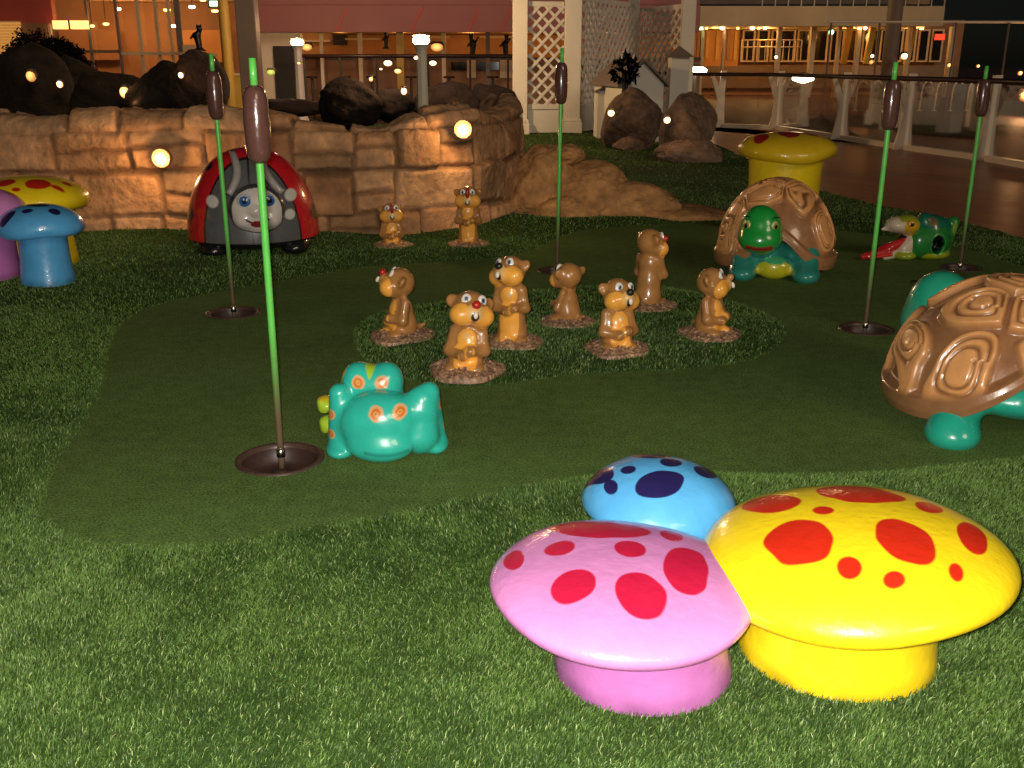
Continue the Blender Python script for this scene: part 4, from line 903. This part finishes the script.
# ---- white lamp pillars
def pillar(px, ytop, Y, w, label, e):
    X, Z = W(px, ytop, Y); t = thing('lamp_pillar', label, 'lamp pillar', (X, Y, -.01), 0, 'white lamp pillars')
    h = w/2; H = Z-.12
    MB().lathe([(h*1.5, 0), (h*1.5, .12), (h*1.25, .2), (h, .3), (h*.86, H*.6), (h*.80, H-.12), (h*1.0, H-.06), (h*1.35, H)], k=8).build('shaft', M['white'], t)
    MB().lathe([(h*1.0, H), (h*1.3, H+.04), (h*1.36, H+.09), (h*1.0, H+.13), (.001, H+.14)], k=20).build('lamp_head', M['lampw'], t, smooth=True)
    MB().lathe([(h*1.4, H+.135), (h*1.4, H+.155), (.001, H+.18)], k=20).build('cap', M['white'], t, smooth=True)
    lamp((0, -.05, H+.50), e, (1, .62, .30), .12, t)
pillar(421, 37, 20, .24, 'taller white lamp pillar with glowing head, behind the middle of the wall', 380)
pillar(297, 40, 27, .25, 'farther white lamp pillar with glowing head, left of the taller one', 110)
for px, py, Y, w_, lab in ((695, 71, 27.5, .30, 'low deck lamp with wide glowing head beside the arbor post'), (803, 79, 26.5, .26, 'low deck lamp glowing behind the glass balustrade')):
    X, Z = W(px, py, Y); t = thing('deck_lamp', lab, 'lamp', (X, Y, -.16), 0, 'low deck lamps'); H = Z+.16
    MB().lathe([(.12, 0), (.12, .05), (.05, .08), (.05, H-.08)], k=12).build('post', M['dark'], t, smooth=True)
    MB().lathe([(.06, H-.10), (w_*1.02, H-.03), (w_*1.04, H+.04), (w_*.7, H+.10), (.001, H+.13)], k=20).build('lamp_head', M['lampw'], t, smooth=True)
    MB().lathe([(w_*.75, H+.105), (w_*.3, H+.16), (.001, H+.17)], k=20).build('cap', M['dark'], t, smooth=True)
    lamp((0, -.5, H+.25), 22, (1, .60, .26), .15, t)
# ---- white lattice arbor
def lattice(m, a, b, z0, z1, sp=.27, w=.055, th=.03):
    a, b = np.array(a), np.array(b); L_ = np.linalg.norm(b-a); u = (b-a)/L_; H = z1-z0; nrm = np.array((u[1], -u[0]))
    for sgn in (1, -1):
        for c in np.arange(-H, L_+H, sp):
            pts = []
            for v in (0, H):
                x = c+sgn*v if sgn > 0 else c+H-v
                pts.append((x, v))
            (xa, va), (xb, vb) = pts
            def clip(xa, va, xb, vb):
                t0, t1 = 0, 1; dx = xb-xa
                for lo, hi in ((0, L_),):
                    ta, tb = (lo-xa)/dx, (hi-xa)/dx; t0, t1 = max(t0, min(ta, tb)), min(t1, max(ta, tb))
                return t0, t1
            t0, t1 = clip(xa, va, xb, vb)
            if t1-t0 < .01: continue
            A = np.array((xa+(xb-xa)*t0, va+(vb-va)*t0)); B = np.array((xa+(xb-xa)*t1, va+(vb-va)*t1))
            dr = (B-A)/np.linalg.norm(B-A); pr = np.array((-dr[1], dr[0]))*w/2; n = len(m.v); of = nrm*(.018 if sgn > 0 else -.018)
            for dd in (-th/2, th/2):
                for q in (A-pr, B-pr, B+pr, A+pr):
                    p = a+u*q[0]+of+nrm*dd; m.v.append((p[0], p[1], z0+q[1]))
            m.f += [[n, n+1, n+2, n+3], [n+7, n+6, n+5, n+4]]+[[n+i, n+4+i, n+4+(i+1) % 4, n+(i+1) % 4] for i in range(4)]
    return m
def arbor():
    Y0 = 22.6; t = thing('arbor', 'white lattice garden arbor behind the end of the stone wall', 'arbor', (0, 0, 0))
    X = lambda px, Y=Y0: W(px, 60, Y)[0]
    posts = [(X(520), Y0, .32), (X(573), Y0+.25, .36), (X(686, 24.0), 24.0, .30), (X(632, 26.0), 26.0, .26), (X(590, 26.5), 26.5, .24)]
    for x, y, w in posts:
        m = MB(); h = w/2; m.box(x-h, x+h, y-h, y+h, 0, 4.3); m.box(x-h-.05, x+h+.05, y-h-.05, y+h+.05, -.01, .30); m.box(x-h-.03, x+h+.03, y-h-.03, y+h+.03, .303, .36); m.build('post', M['white'], t, bevel=.012)
    def panel(p, q, z0=.62, z1=2.72, kick=True):
        (x0, y0), (x1, y1) = p, q; m = MB(); lattice(m, p, q, z0, z1); m.build('lattice_panel', M['white'], t)
        for z in (z0, z1): MB().beam((x0, y0, z), (x1, y1, z), .10, .08).build('panel_rail', M['white'], t)
        if kick:
            m = MB(); m.beam((x0, y0+.02, .32), (x1, y1+.02, .32), .50, .06); m.build('kick_panel', M['white'], t)
    P = [(x, y) for x, y, w in posts]
    panel((P[0][0]+.18, P[0][1]), (P[1][0]-.20, P[1][1]-.1)); panel((P[1][0]+.2, P[1][1]+.1), (P[3][0], P[3][1]-.2), .6, 2.85); panel((P[3][0]+.15, P[3][1]), (P[2][0]-.1, P[2][1]+.15), .6, 2.75); panel((P[4][0], P[4][1]), (P[3][0]-.14, P[3][1]), .6, 2.75, False)
    for a, b in ((0, 1), (1, 2), (2, 3), (3, 4)):
        m = MB(); z = 4.45 if a % 2 else 4.50; m.beam((P[a][0], P[a][1], z), (P[b][0], P[b][1], z), .28, .2); m.build('beam', M['white'], t)
arbor()
# white playhouse and pier
def playhouse():
    Y = 20.4; x0, _ = W(623, 80, Y); x1, _ = W(664, 80, Y); _, zt = W(640, 63, Y); _, ze = W(640, 84, Y)
    t = thing('playhouse', 'small white gabled playhouse behind the dark boulder', 'playhouse', (0, 0, 0)); xm = (x0+x1)/2
    m = MB(); Yb = Y+1.3; sx = -.45                         # body runs back to the left
    A = [(x0, Y, 0), (x1, Y, 0), (x1, Y, ze), (xm, Y, zt), (x0, Y, ze)]; B = [(x+sx, Yb, z) for x, _, z in A]
    m.poly(A); m.poly(B[::-1]); m.poly([A[0], A[4], B[4], B[0]]); m.poly([A[1], B[1], B[2], A[2]]); m.build('wall', M['white'], t)
    r = MB(); o = .07
    for (e, s) in ((0, -1), (1, 1)):
        xe = x0-.1 if e == 0 else x1+.1; zz = ze-.08
        q = [(xe, Y-o, zz+.03), (xm, Y-o, zt+.03), (xm+sx, Yb+o, zt+.03), (xe+sx, Yb+o, zz+.03)]
        r.poly(q); r.poly([(a, b, c+.05) for a, b, c in q][::-1])
        for i in range(4): p, n = q[i], q[(i+1) % 4]; r.poly([p, (p[0], p[1], p[2]+.05), (n[0], n[1], n[2]+.05), n])
    r.build('roof', M['greywall'], t)
    xa, _ = W(598, 90, 21.2); xb, _ = W(621, 90, 21.2); _, z1 = W(610, 78, 21.2)
    w_ = MB(); w_.box(xa, xb, 21.2, 21.9, 0, z1-.25); w_.build('side_wing', M['white'], t)
    w_ = MB(); w_.poly([(xa-.06, 21.14, z1-.28), (xb+.02, 21.14, z1+.08), (xb+.02, 21.96, z1+.08), (xa-.06, 21.96, z1-.28)]); w_.build('wing_roof', M['greywall'], t)
    # dark wreath on the roof and a pale pier with a pyramid cap
    X, Z = W(627, 70, 20.2); shrub((X, 20.3, Z), (.24, .2, .26), 260, 'dark leafy plant on the roof of the white playhouse', 81, leaf=.07, group=None)
    X, Z = W(679, 57, 21.5); p = thing('garden_pier', 'pale square pier with a pyramid cap right of the playhouse', 'pier', (X, 21.5, 0))
    MB().box(-.19, .19, -.19, .19, 0, Z).build('shaft', M['white'], p, bevel=.01)
    q = MB(); k = .27; q.v = [(-k, -k, Z+.002), (k, -k, Z+.002), (k, k, Z+.002), (-k, k, Z+.002), (0, 0, Z+.22)]; q.f = [[0, 3, 2, 1], [0, 1, 4], [1, 2, 4], [2, 3, 4], [3, 0, 4]]; q.build('cap', M['greywall'], p)
playhouse()
# ---- glass balustrade
def balustrade():
    t = thing('glass_balustrade', 'glass balustrade with white forked posts and dark handrail along the deck', 'balustrade', (0, 0, 0))
    B = [G(x, y) for x, y in ((1085, 178), (984, 160), (903, 149), (840, 139), (776, 129), (719, 127))]; B = [(x, y) for x, y in B]
    zf = -.012; HR = 1.26
    for i, (x, y) in enumerate(B):
        for nm in ('post',):
            m = MB(); d = .05; n = 0
            prof = [(-.20, 0), (.13, 0), (.10, .35), (.085, .75), (.10, HR+.1), (-.03, HR+.1), (-.055, .95), (-.19, HR-.02), (-.27, HR-.04), (-.09, .68), (-.13, .3)]
            V = [(x+a, y-d, zf+z) for a, z in prof]+[(x+a, y+d, zf+z) for a, z in prof]; k = len(prof)
            m.v = V; m.f = [list(range(k)), list(range(k, 2*k))[::-1]]+[[j, k+j, k+(j+1) % k, (j+1) % k] for j in range(k)]
            m.build('post', M['white2'], t, bevel=.008)
    for (x0, y0), (x1, y1) in zip(B[:-1], B[1:]):
        a = Vector((x0, y0, 0)); b = Vector((x1, y1, 0)); u = (b-a).normalized()*.12; a += u; b -= u
        m = MB(); m.v = [(a.x, a.y, .10), (b.x, b.y, .10), (b.x, b.y, HR-.06), (a.x, a.y, HR-.06)]; m.f = [[0, 1, 2, 3]]; m.build('glass_pane', M['glass'], t)
        m = MB(); n_ = Vector((-u.y, u.x, 0)).normalized()*.07; a2, b2 = a, b
        m.v = [tuple(p+q+Vector((0, 0, z))) for z in (zf-.01, .085) for p, q in ((a2, -n_), (b2, -n_), (b2, n_), (a2, n_))]
        m.f = [[0, 3, 2, 1], [4, 5, 6, 7]]+[[i, (i+1) % 4, 4+(i+1) % 4, 4+i] for i in range(4)]; m.build('kerb_rail', M['white2'], t)
    pts = [(x-.10, y-.02, HR) for x, y in B]+[(W(560, 70, 29.5)[0], 29.5, 1.30)]
    MB().tube(pts, .045, 10).build('handrail', M['rail'], t, smooth=True)
balustrade()
def screen():
    t = thing('windscreen_frame', 'thin grey railing frame of a taller windscreen behind the balustrade', 'railing', (0, 0, 0)); Y = 33
    xa, z = W(828, 22, Y); xb, _ = W(1060, 21, Y)
    MB().tube([(xa, Y, z), (xb, Y, z)], .035, 8).build('top_rail', M['white2'], t); 
    for px in (828, 876, 952, 1004, 1050):
        X, _ = W(px, 60, Y); MB().tube([(X, Y, -.16), (X, Y, z-.03)], .035, 8).build('stanchion', M['greywall'], t)
screen()
for k, px in enumerate((862, 877, 893, 927, 942, 958, 974)):
    Y = 38; X, Z = W(px, 81, Y); t = thing('pool_grab_rail', 'curved pale tube rail in the row beyond the glass balustrade', 'grab rail', (X, Y, -.16), 0, 'curved tube rails beyond the balustrade')
    H = Z+.16; pts = [(-.16, 0, 0), (-.15, 0, H*.5)]+[(.05-.20*math.cos(a), 0, H*.62+H*.38*math.sin(a)) for a in np.linspace(0, math.pi*.75, 9)]
    MB().tube(pts, .035, 8).build('tube', M['white2'], t, smooth=True); MB().lathe([(.09, 0), (.09, .03), (.04, .04)], (-.16, 0, 0), k=12).build('foot_plate', M['white2'], t)
m = MB(); FB(m, 36, 760, 121, 852, 126, 3.5).build('pool_coping', M['bluetile']); tag(bpy.data.objects['pool_coping'], 'low blue tiled pool edge seen through the balustrade glass', 'pool edge')
# ---- superstructure on the right
def ship():
    t = thing('ship_building', 'cream two-storey ship deckhouse with lit orange interior beyond the balustrade', 'deckhouse', (0, 0, 0)); Y = 50
    FB(MB(), Y, 560, 6, 944, 26, 7.5).build('fascia', M['cream'], t)
    FB(MB(), Y+7, 560, 20, 960, 97, .3).build('back_wall', M['brownwall'], t)
    FB(MB(), Y+6.7, 690, 20, 739, 66, .2).build('orange_panel', M['orange'], t)
    FB(MB(), Y+6.7, 690, 66, 955, 88, .15).build('dado', M['greywall'], t)
    for px in (697, 706, 716, 727, 734): FB(MB(), Y+6.6, px, 27+(px % 5), px+3, 60, .08).build('wall_panel', M['brownwall' if px % 2 else 'yellow'], t)
    xs = [742, 757, 771, 797, 812, 830, 846, 862, 880, 905, 918, 931, 945]
    for a, b in zip(xs[:-1], xs[1:]):
        f = FB(MB(), Y+6.6, a, 29, b-2, 62, .08).build('window_frame', M['cream'], t)
        FB(MB(), Y+6.53, a+2, 31, b-4, 60, .06).build('pane', M['darkglass'], f)
    for px, w in ((700, 3), (722, 2), (776, 4), (809, 5), (836, 3), (855, 4), (906, 3), (948, 5)):
        FB(MB(), Y+1.2, px, 26.5, px+w, 97, .3).build('column', M['cream'], t)
    for px in (872, 912, 849):
        xa, za = W(px+1, 26.5, Y+2); xb, zb = W(px-6, 64, Y+2); MB().beam((xa, Y+2, za), (xb, Y+2, zb), .28, .25).build('raking_strut', M['yellow'], t)
    m = MB()
    for py in (40, 47): xa, z = W(742, py, Y+3); xb, _ = W(802, py, Y+3); m.tube([(xa, Y+3, z), (xb, Y+3, z)], .03, 6)
    for px in range(742, 803, 6): X, z = W(px, 40, Y+3); _, z2 = W(px, 62, Y+3); m.tube([(X, Y+3, z2), (X, Y+3, z)], .025, 6)
    m.build('gallery_rail', M['white2'], t)
    m = MB(); xa, z = W(760, -2, Y+.2); xb, _ = W(944, -2, Y+.2)
    for zz in (z, z+.45, z+.95): m.tube([(xa, Y+.2, zz), (xb, Y+.2, zz)], .03, 6)
    for px in range(762, 945, 13): X, z0 = W(px, 7, Y+.2); m.tube([(X, Y+.2, z0), (X, Y+.2, z+1)], .03, 6)
    m.build('upper_rail', M['white2'], t)
    FB(MB(), Y+5, 560, -30, 930, 4, .3).build('upper_wall', M['greywall'], t)
    for px, py, r, mt in ((700, 21, 2.6, 'lampgreen'), (722, 19.5, 2, 'lampw'), (752, 21, 2, 'lampw'), (758, 27, 1.4, 'lampo'), (764, 28, 1.2, 'lampw'), (737, 28, 1.2, 'lampo'), (858, 28, 2, 'lampo'), (864, 28, 1.5, 'lampw'), (920, 29, 2, 'lampo'), (706, 26, 1.2, 'lampo')):
        X, Z = W(px, py+6, Y+1.0); 
        MB().lathe([(.001, -.10), (r*.05, -.08), (r*.052, .0), (.001, 0)], (X, Y+.9, W(px, 26, Y+.9)[1]-.05-.012*r), k=12).build('downlight', M[mt], t)
    FB(MB(), Y+6.4, 778, 21.5+6, 781, 34, .05).build('lit_strip', M['lampo'], t)
    FB(MB(), Y+6.4, 935, 34, 945, 40, .05).build('red_sign', M['lampred'], t)
    for px, e, mtz in ((716, 90, 1), (765, 120, 1), (850, 100, 1), (915, 100, 1)):
        X, Z = W(px, 34, Y+3.2); lamp((X, Y+3.2, Z), e, (1, .50, .14), .2, t)
    lamp((W(800, 50, 46)[0], 44.5, 4.0), 110, (1, .62, .30), .3, t)  # unseen fill without a fixture, brightens the deckhouse front
ship()
X, _ = W(893, 30, 44); t = thing('mast', 'thick grey vertical mast in front of the lit deckhouse', 'mast', (X, 44, -.16)); MB().lathe([(.32, 0), (.30, 8)], k=20).build('tube', M['greywall'], t, smooth=True); MB().lathe([(.5, 0), (.5, .08), (.33, .14)], k=20).build('base', M['greywall'], t)
for px, py, Y, r, mt, lab in ((904, 56, 43, 3.2, 'lampw', 'bright white lamp right of the grey mast'), (871, 62, 46, 2.2, 'lampdim', 'dim yellow lamp left of the grey mast'), (872, 56, 46, 1.8, 'lampw', 'small white lamp at the foot of the raking strut'), (949, 65, 45, 2, 'lampo', 'small orange lamp below the dark windows'), (978, 66, 45, 1.6, 'lampo', 'tiny orange lamp right of the dark windows'), (1020, 73, 42, 2.2, 'lampo', 'small orange lamp at the right edge'), (1025, 96, 34, 5.5, 'lampo', 'large orange lamp cut by the right edge'), (831, 32, 49.2, 2.8, 'lampgreen', 'greenish white lamp under the cream fascia'), (776, 57, 48, 1.7, 'lampw', 'small white lamp on the gallery rail')):
    q = light_ball('distant_lamp', lab, 'lamp', px, py, Y, r, mt, 'distant deck lamps')
    if px == 1025: lamp((-.2, -.4, .3), 260, (1, .5, .2), .2, q)
# ---- deckhouse on the left
def left_house():
    t = thing('glazed_deckhouse', 'glazed deckhouse with warm lit interior at the upper left', 'deckhouse', (0, 0, 0)); Y = 34
    FB(MB(), Y, -160, -14, 51, 23, .3).build('red_wall', M['redwall'], t)
    FB(MB(), Y, -160, 23.1, 51, 112, .3).build('brown_wall', M['brownwall'], t)
    f = FB(MB(), Y-.07, -22, 21, 23, 68, .06).build('window_frame', M['cream'], t); m = MB()
    for k in range(15): FB(m, Y-.13, -20, 22.4+k*3, 20.5, 24.6+k*3, .03)
    m.build('blind', M['blind'], f)
    FB(MB(), Y+5, 40, -25, 262, 112, .3).build('back_wall', M['brownwall'], t)
    FB(MB(), Y+.0, 51, -14, 262, -6, 5).build('ceiling', M['ceil'], t)
    FB(MB(), Y+4.6, 180, 30, 222, 62, .2).build('orange_panel', M['orange'], t)
    FB(MB(), Y+4.6, 60, 30, 118, 60, .2).build('bronze_panel', M['brownwall'], t)
    for px, w, mt in ((51.5, 2, 'cream'), (90, 2, 'greywall'), (119, 2, 'greywall'), (140, 3, 'cream'), (158, 2.5, 'cream'), (171, 2, 'cream'), (178, 5, 'greywall')):
        FB(MB(), Y+.1, px, -6, px+w, 112, .12).build('mullion', M[mt], t)  # light put into the colour: lit mullions cream, unlit ones grey
    FB(MB(), Y+.0, 121, 52, 182, 55, .09).build('transom', M['cream'], t); FB(MB(), Y+.25, 53, 50, 120, 53, .08).build('transom', M['greywall'], t)  # lit transom coloured cream, unlit one grey
    for a, b in ((54, 90), (92, 119), (121, 140), (143, 158)):
        MB().poly([(*[W(a, 5, Y+.2)[0]], Y+.2, W(a, 100, Y+.2)[1]), (W(b, 5, Y+.2)[0], Y+.2, W(b, 100, Y+.2)[1]), (W(b, 5, Y+.2)[0], Y+.2, W(b, -6, Y+.2)[1]), (W(a, 5, Y+.2)[0], Y+.2, W(a, -6, Y+.2)[1])]).build('glass_pane', M['glass2'], t)
    for a, b in ((52.5, 68), (70, 86.5)): FB(MB(), Y-.25, a, 20.5, b, 29, .2).build('lit_valance', M['lampdim'], t)
    FB(MB(), Y-.27, 68.2, 20, 69.8, 29.5, .18).build('valance_bracket', M['dark'], t)
    for px, py, r in ((118, 9, 2.5), (167, 10, 3.2), (192, 7, 2.8), (203, 0, 2.5), (215, 11, 3.2), (240, 3, 2.2), (244, 8, 2.2), (92, 26, 2.2), (106, 24, 2.6), (174, 26, 3.4)):
        X, Z = W(px, py, Y+1.5+(px % 7)*.3); yy = Y+1.5+(px % 7)*.3; zc = W(px, -6, Y)[1]
        d = MB(); d.lathe([(.001, -.05), (r*.036, -.03), (r*.038, .03), (.001, .04)], (X, yy, Z), k=14); d.build('downlight', M['lampw' if px in (118, 192, 174, 240, 244) else 'lampo'], t)
        MB().tube([(X, yy, Z+.041), (X, yy, max(Z+.06, 4.1))], .012, 6).build('lamp_stem', M['dark'], t)
    for px, py, e in ((75, 20, 85), (130, 20, 110), (195, 22, 26), (235, 30, 22)): X, Z = W(px, py, Y+2.8); lamp((X, Y+2.8, Z), e, (1, .50, .16), .25, t)
left_house()
def simple(name, lab, cat, parts, group=None):
    t = thing(name, lab, cat, (0, 0, 0), 0, group)
    for nm, mb, mt in parts: mb.build(nm, M[mt], t)
    return t
X, _ = W(226, 40, 29); t = thing('yellow_column', 'yellow lit round column left of the grey pillar', 'column', (X, 29, -.16)); MB().lathe([(.15, 0), (.14, 6)], k=18).build('shaft', M['yellow'], t, smooth=True); MB().lathe([(.24, 0), (.24, .12), (.16, .2)], k=18).build('base', M['yellow'], t)
simple('serving_cabinet', 'low yellow cabinet at the foot of the yellow column', 'cabinet', (('body', FB(MB(), 30, 217, 76, 247, 112, .8), 'yellow'), ('top', FB(MB(), 29.95, 215, 73.5, 249, 75.7, .9), 'cream')))
simple('lit_sign', 'greenish white lit sign under the ceiling at upper left', 'sign', (('frame', FB(MB(), 33.4, 208, -.5, 222, 7.5, .06), 'dark'), ('lit_face', FB(MB(), 33.33, 209.5, 1, 220.5, 6, .05), 'lampgreen')))
simple('poster_stand', 'pale poster with a red mark in the left deckhouse', 'poster', (('panel', FB(MB(), 33.2, 183, 45, 196, 57, .05), 'cream'), ('mark', FB(MB(), 33.16, 188, 49.5, 191, 52.5, .03), 'redwall'), ('leg', FB(MB(), 33.21, 188.5, 57.1, 190.5, 112, .04), 'dark')))
def figure(px, py0, py1, Y, label, seed, name='carved_figure'):
    X, Zb = W(px, py1, Y); _, Zt = W(px, py0, Y); H = Zt-Zb; t = thing(name, label, 'carved figure', (X, Y, Zb), 0, 'dark carved figures'); rg = random.Random(seed); l = rg.uniform(-.1, .1)
    S = Sculpt(.05*H); S.c((0, 0, .05*H), (l*H, 0, .55*H), .11*H, .15*H); S.c((l*H, 0, .55*H), (-l*H*.4, 0, .72*H), .14*H, .09*H); S.e((-l*H*.5, -.02*H, .84*H), (.10*H, .10*H, .11*H))
    S.c((l*H-.10*H, 0, .62*H), (l*H-.24*H, -.05*H, .46*H), .05*H, .04*H); S.c((l*H+.10*H, 0, .62*H), (l*H+.22*H, -.05*H, .80*H), .05*H, .04*H); S.e((0, 0, .03*H), (.2*H, .16*H, .05*H))
    for sx in (-1, 1): S.e((-l*H*.5+sx*.08*H, 0, .94*H), (.03*H, .03*H, .06*H))
    V, Q = S.mesh(.03*H); mk('body', V, Q, M['black'], t)
    MB().lathe([(.001, 0), (.24*H, 0), (.24*H, -.05*H), (.001, -.05*H)], k=16).build('plinth', M['dark'], t)
figure(200, 24, 50, 30.5, 'dark dancing figure with raised arm left of the yellow column', 1)
simple('figure_stand', 'dark stand with pale top under the dancing figure', 'stand', (('post', FB(MB(), 30.3, 193, 57, 209, 112, .5), 'dark'), ('top', FB(MB(), 30.2, 191, 53, 211, 56.8, .7), 'cream')))
X, _ = W(249, 40, 24); t = thing('grey_pillar', 'wide grey pillar between the left deckhouse and the bar', 'pillar', (X, 24, -.01)); MB().box(-.22, .22, -.2, .2, 0, 5.5).build('shaft', M['greywall'], t, bevel=.02); MB().box(-.26, .26, -.24, .24, -.01, .2).build('base', M['greywall'], t, bevel=.01)
# ---- bar under the pink awning
def bar():
    t = thing('bar_building', 'open bar under a long pink fascia, warm lit inside', 'bar', (0, 0, 0)); Y = 31
    FB(MB(), Y, 258, -40, 700, 5, .4).build('upper_fascia', M['pinkband'], t)
    FB(MB(), Y-.12, 258, 5.2, 700, 32, .5).build('fascia', M['pinkband'], t)
    m = MB()
    for px in (340, 415, 472, 505, 610, 660):
        xa, za = W(px+8, 6, Y-.14); xb, zb = W(px-4, 31, Y-.14); MB().beam((xa, Y-.135, za), (xb, Y-.135, zb), .05, .02).build('fascia_seam', M['redwall'], t)
    FB(MB(), Y+.5, 258, 5.3, 302, 112, .3).build('end_wall', M['white2'], t)
    FB(MB(), Y+.38, 266, 9, 279, 29, .1).build('vent', M['dark'], t)
    d = FB(MB(), Y+.38, 275, 46, 299, 112, .1).build('door', M['dark'], t); FB(MB(), Y+.34, 295, 74, 296.5, 79, .03).build('handle', M['white2'], d)
    FB(MB(), Y+8, 290, -40, 672, 112, .3).build('back_wall', M['orange'], t)
    FB(MB(), Y+.6, 300, 24, 700, 29, 7.2).build('ceiling', M['ceil'], t)
    FB(MB(), Y+2.2, 305, 60, 700, 112, .8).build('counter', M['brownwall'], t)
    FB(MB(), Y+2.1, 304, 57.5, 701, 59.8, 1.0).build('counter_top', M['rail'], t)
    for px, w, mt in ((321, 3, 'white2'), (359, 4, 'cream'), (397, 7, 'yellow'), (442, 4, 'cream'), (486, 4, 'greywall')):
        FB(MB(), Y+1.2, px, 32.3, px+w, 112, .15).build('post', M[mt], t)
    for a, b in ((451, 466), (477, 499)): FB(MB(), Y+2.05, a, 62, b, 70, .1).build('counter_opening', M['darkglass'], t)
    for a, b in ((467, 476), (500, 512)): FB(MB(), Y+2.0, a, 60, b, 78, .14).build('counter_panel', M['cream'], t)
    FB(MB(), Y+7.8, 333, 32, 347, 45, .1).build('wall_screen', M['dark'], t)
    m = MB()
    for a, b, c in ((302, 330, 40), (345, 380, 38), (420, 450, 36), (480, 515, 36)): FB(MB(), Y+7.75, a, c, b, c+2, .2).build('shelf', M['cream'], t)
    for px, py, e in ((340, 36, 20), (400, 37, 34), (470, 37, 46), (520, 37, 36), (610, 40, 60)): X, Z = W(px, py, Y+4.5); lamp((X, Y+4.5, Z), e, (1, .48, .12), .25, t)
    lamp((W(370, 20, 24)[0], 25, 4.2), 160, (1, .50, .42), .3, t)  # unseen pinkish fill added to brighten the fascia
bar()
for px in (312, 345, 372, 411, 449, 493):                       # stools in front of the counter
    Y = 31.6; X, Z = W(px, 78, Y); t = thing('bar_stool', 'dark stool in the row along the bar counter', 'bar stool', (X, Y, -.16), 0, 'stools along the bar'); H = Z+.16
    MB().lathe([(.001, H+.06), (.17, H+.05), (.18, H), (.001, H-.01)], k=16).build('seat', M['rail'], t, smooth=True); MB().lathe([(.04, H-.012), (.035, .05), (.2, .03), (.2, 0)], k=12).build('pedestal', M['dark'], t, smooth=True)
for k, (px, a, b, lab) in enumerate(((386, 31.5, 48, 'dark carved figure on the bar, left of the taller lamp pillar'), (472, 33, 57, 'dark carved figure on the bar near its middle'), (506, 34, 57, 'dark carved figure on the bar beside the arbor post'))): figure(px, a, b, 33.0, lab, 5+k)
def barrail():
    t = thing('bar_railing', 'dark handrail on thin posts in front of the bar', 'railing', (0, 0, 0)); Y = 28.4
    xa, z = W(300, 56, Y); xb, _ = W(514, 58.5, Y); MB().tube([(xa, Y, z), (xb, Y, z)], .05, 8).build('handrail', M['rail'], t, smooth=True)
    for px in (304, 340, 376, 428, 470, 508): X, _ = W(px, 60, Y); MB().tube([(X, Y, -.16), (X, Y, z-.04)], .03, 8).build('post', M['dark'], t)
barrail()
for px, py, Y, r, mt, lab in ((388, 63, 27.6, 4.2, 'lampw', 'bright white lamp left of the taller lamp pillar'), (398, 71, 27.9, 3.6, 'lampo', 'yellow lamp just below the bright white one'), (433, 63, 27.5, 3.6, 'lampw', 'oval white lamp right of the taller lamp pillar'), (307, 47, 30, 5, 'lampdim', 'yellow shaded lamp right of the farther lamp pillar'), (437, 47, 30, 6, 'lampdim', 'yellow shaded lamp right of the taller lamp pillar'), (381, 69, 27.7, 1.4, 'lampw', 'tiny white lamp below the bright one'), (416, 58, 19.6, 2.2, 'lampw', 'small white lamp on the left face of the taller pillar'), (299, 63, 26.5, 1.8, 'lampo', 'small orange lamp on the farther lamp pillar'), (271, 72, 26, 4, 'lampyg', 'dim lime green light at the foot of the grey pillar'), (576, 116, 25.5, 5, 'lampdim', 'orange light low behind the arbor lattice')):
    light_ball('bar_lamp', lab, 'lamp', px, py, Y, r, mt, 'small lamps around the bar', sz=.7)
w = bpy.data.worlds.new('World'); scn.world = w; w.use_nodes = True
nt = w.node_tree; sky = nt.nodes.new('ShaderNodeTexSky'); sky.sky_type = 'NISHITA'; sky.sun_disc = False
SUN_EL, SUN_AZ = R_(27), R_(150)
sky.sun_elevation = SUN_EL; sky.sun_rotation = SUN_AZ
nt.links.new(sky.outputs['Color'], nt.nodes['Background'].inputs['Color']); nt.nodes['Background'].inputs['Strength'].default_value = .0012
sun = bpy.data.lights.new('sun', 'SUN'); sun.energy = .50; sun.angle = R_(18); sun.color = (1, .78, .55)  # night fill: sun lamp stands in for the lit deck behind right
so = bpy.data.objects.new('sun', sun); COL.objects.link(so)
dv = Vector((math.sin(SUN_AZ)*math.cos(SUN_EL), math.cos(SUN_AZ)*math.cos(SUN_EL), math.sin(SUN_EL)))
so.rotation_euler = dv.to_track_quat('Z', 'Y').to_euler()
fl = bpy.data.lights.new('camera_flash', 'SPOT'); fl.energy = 760; fl.spot_size = R_(95); fl.spot_blend = .6; fl.shadow_soft_size = .03; fl.color = (1, .93, .82)
fo = bpy.data.objects.new('camera_flash', fl); COL.objects.link(fo); fo.location = (-.03, .02, 1.565); fo.rotation_euler = (math.pi/2-PITCH, 0, 0)
scn.view_settings.view_transform = 'Standard'; scn.view_settings.look = 'None'; scn.view_settings.exposure = 0
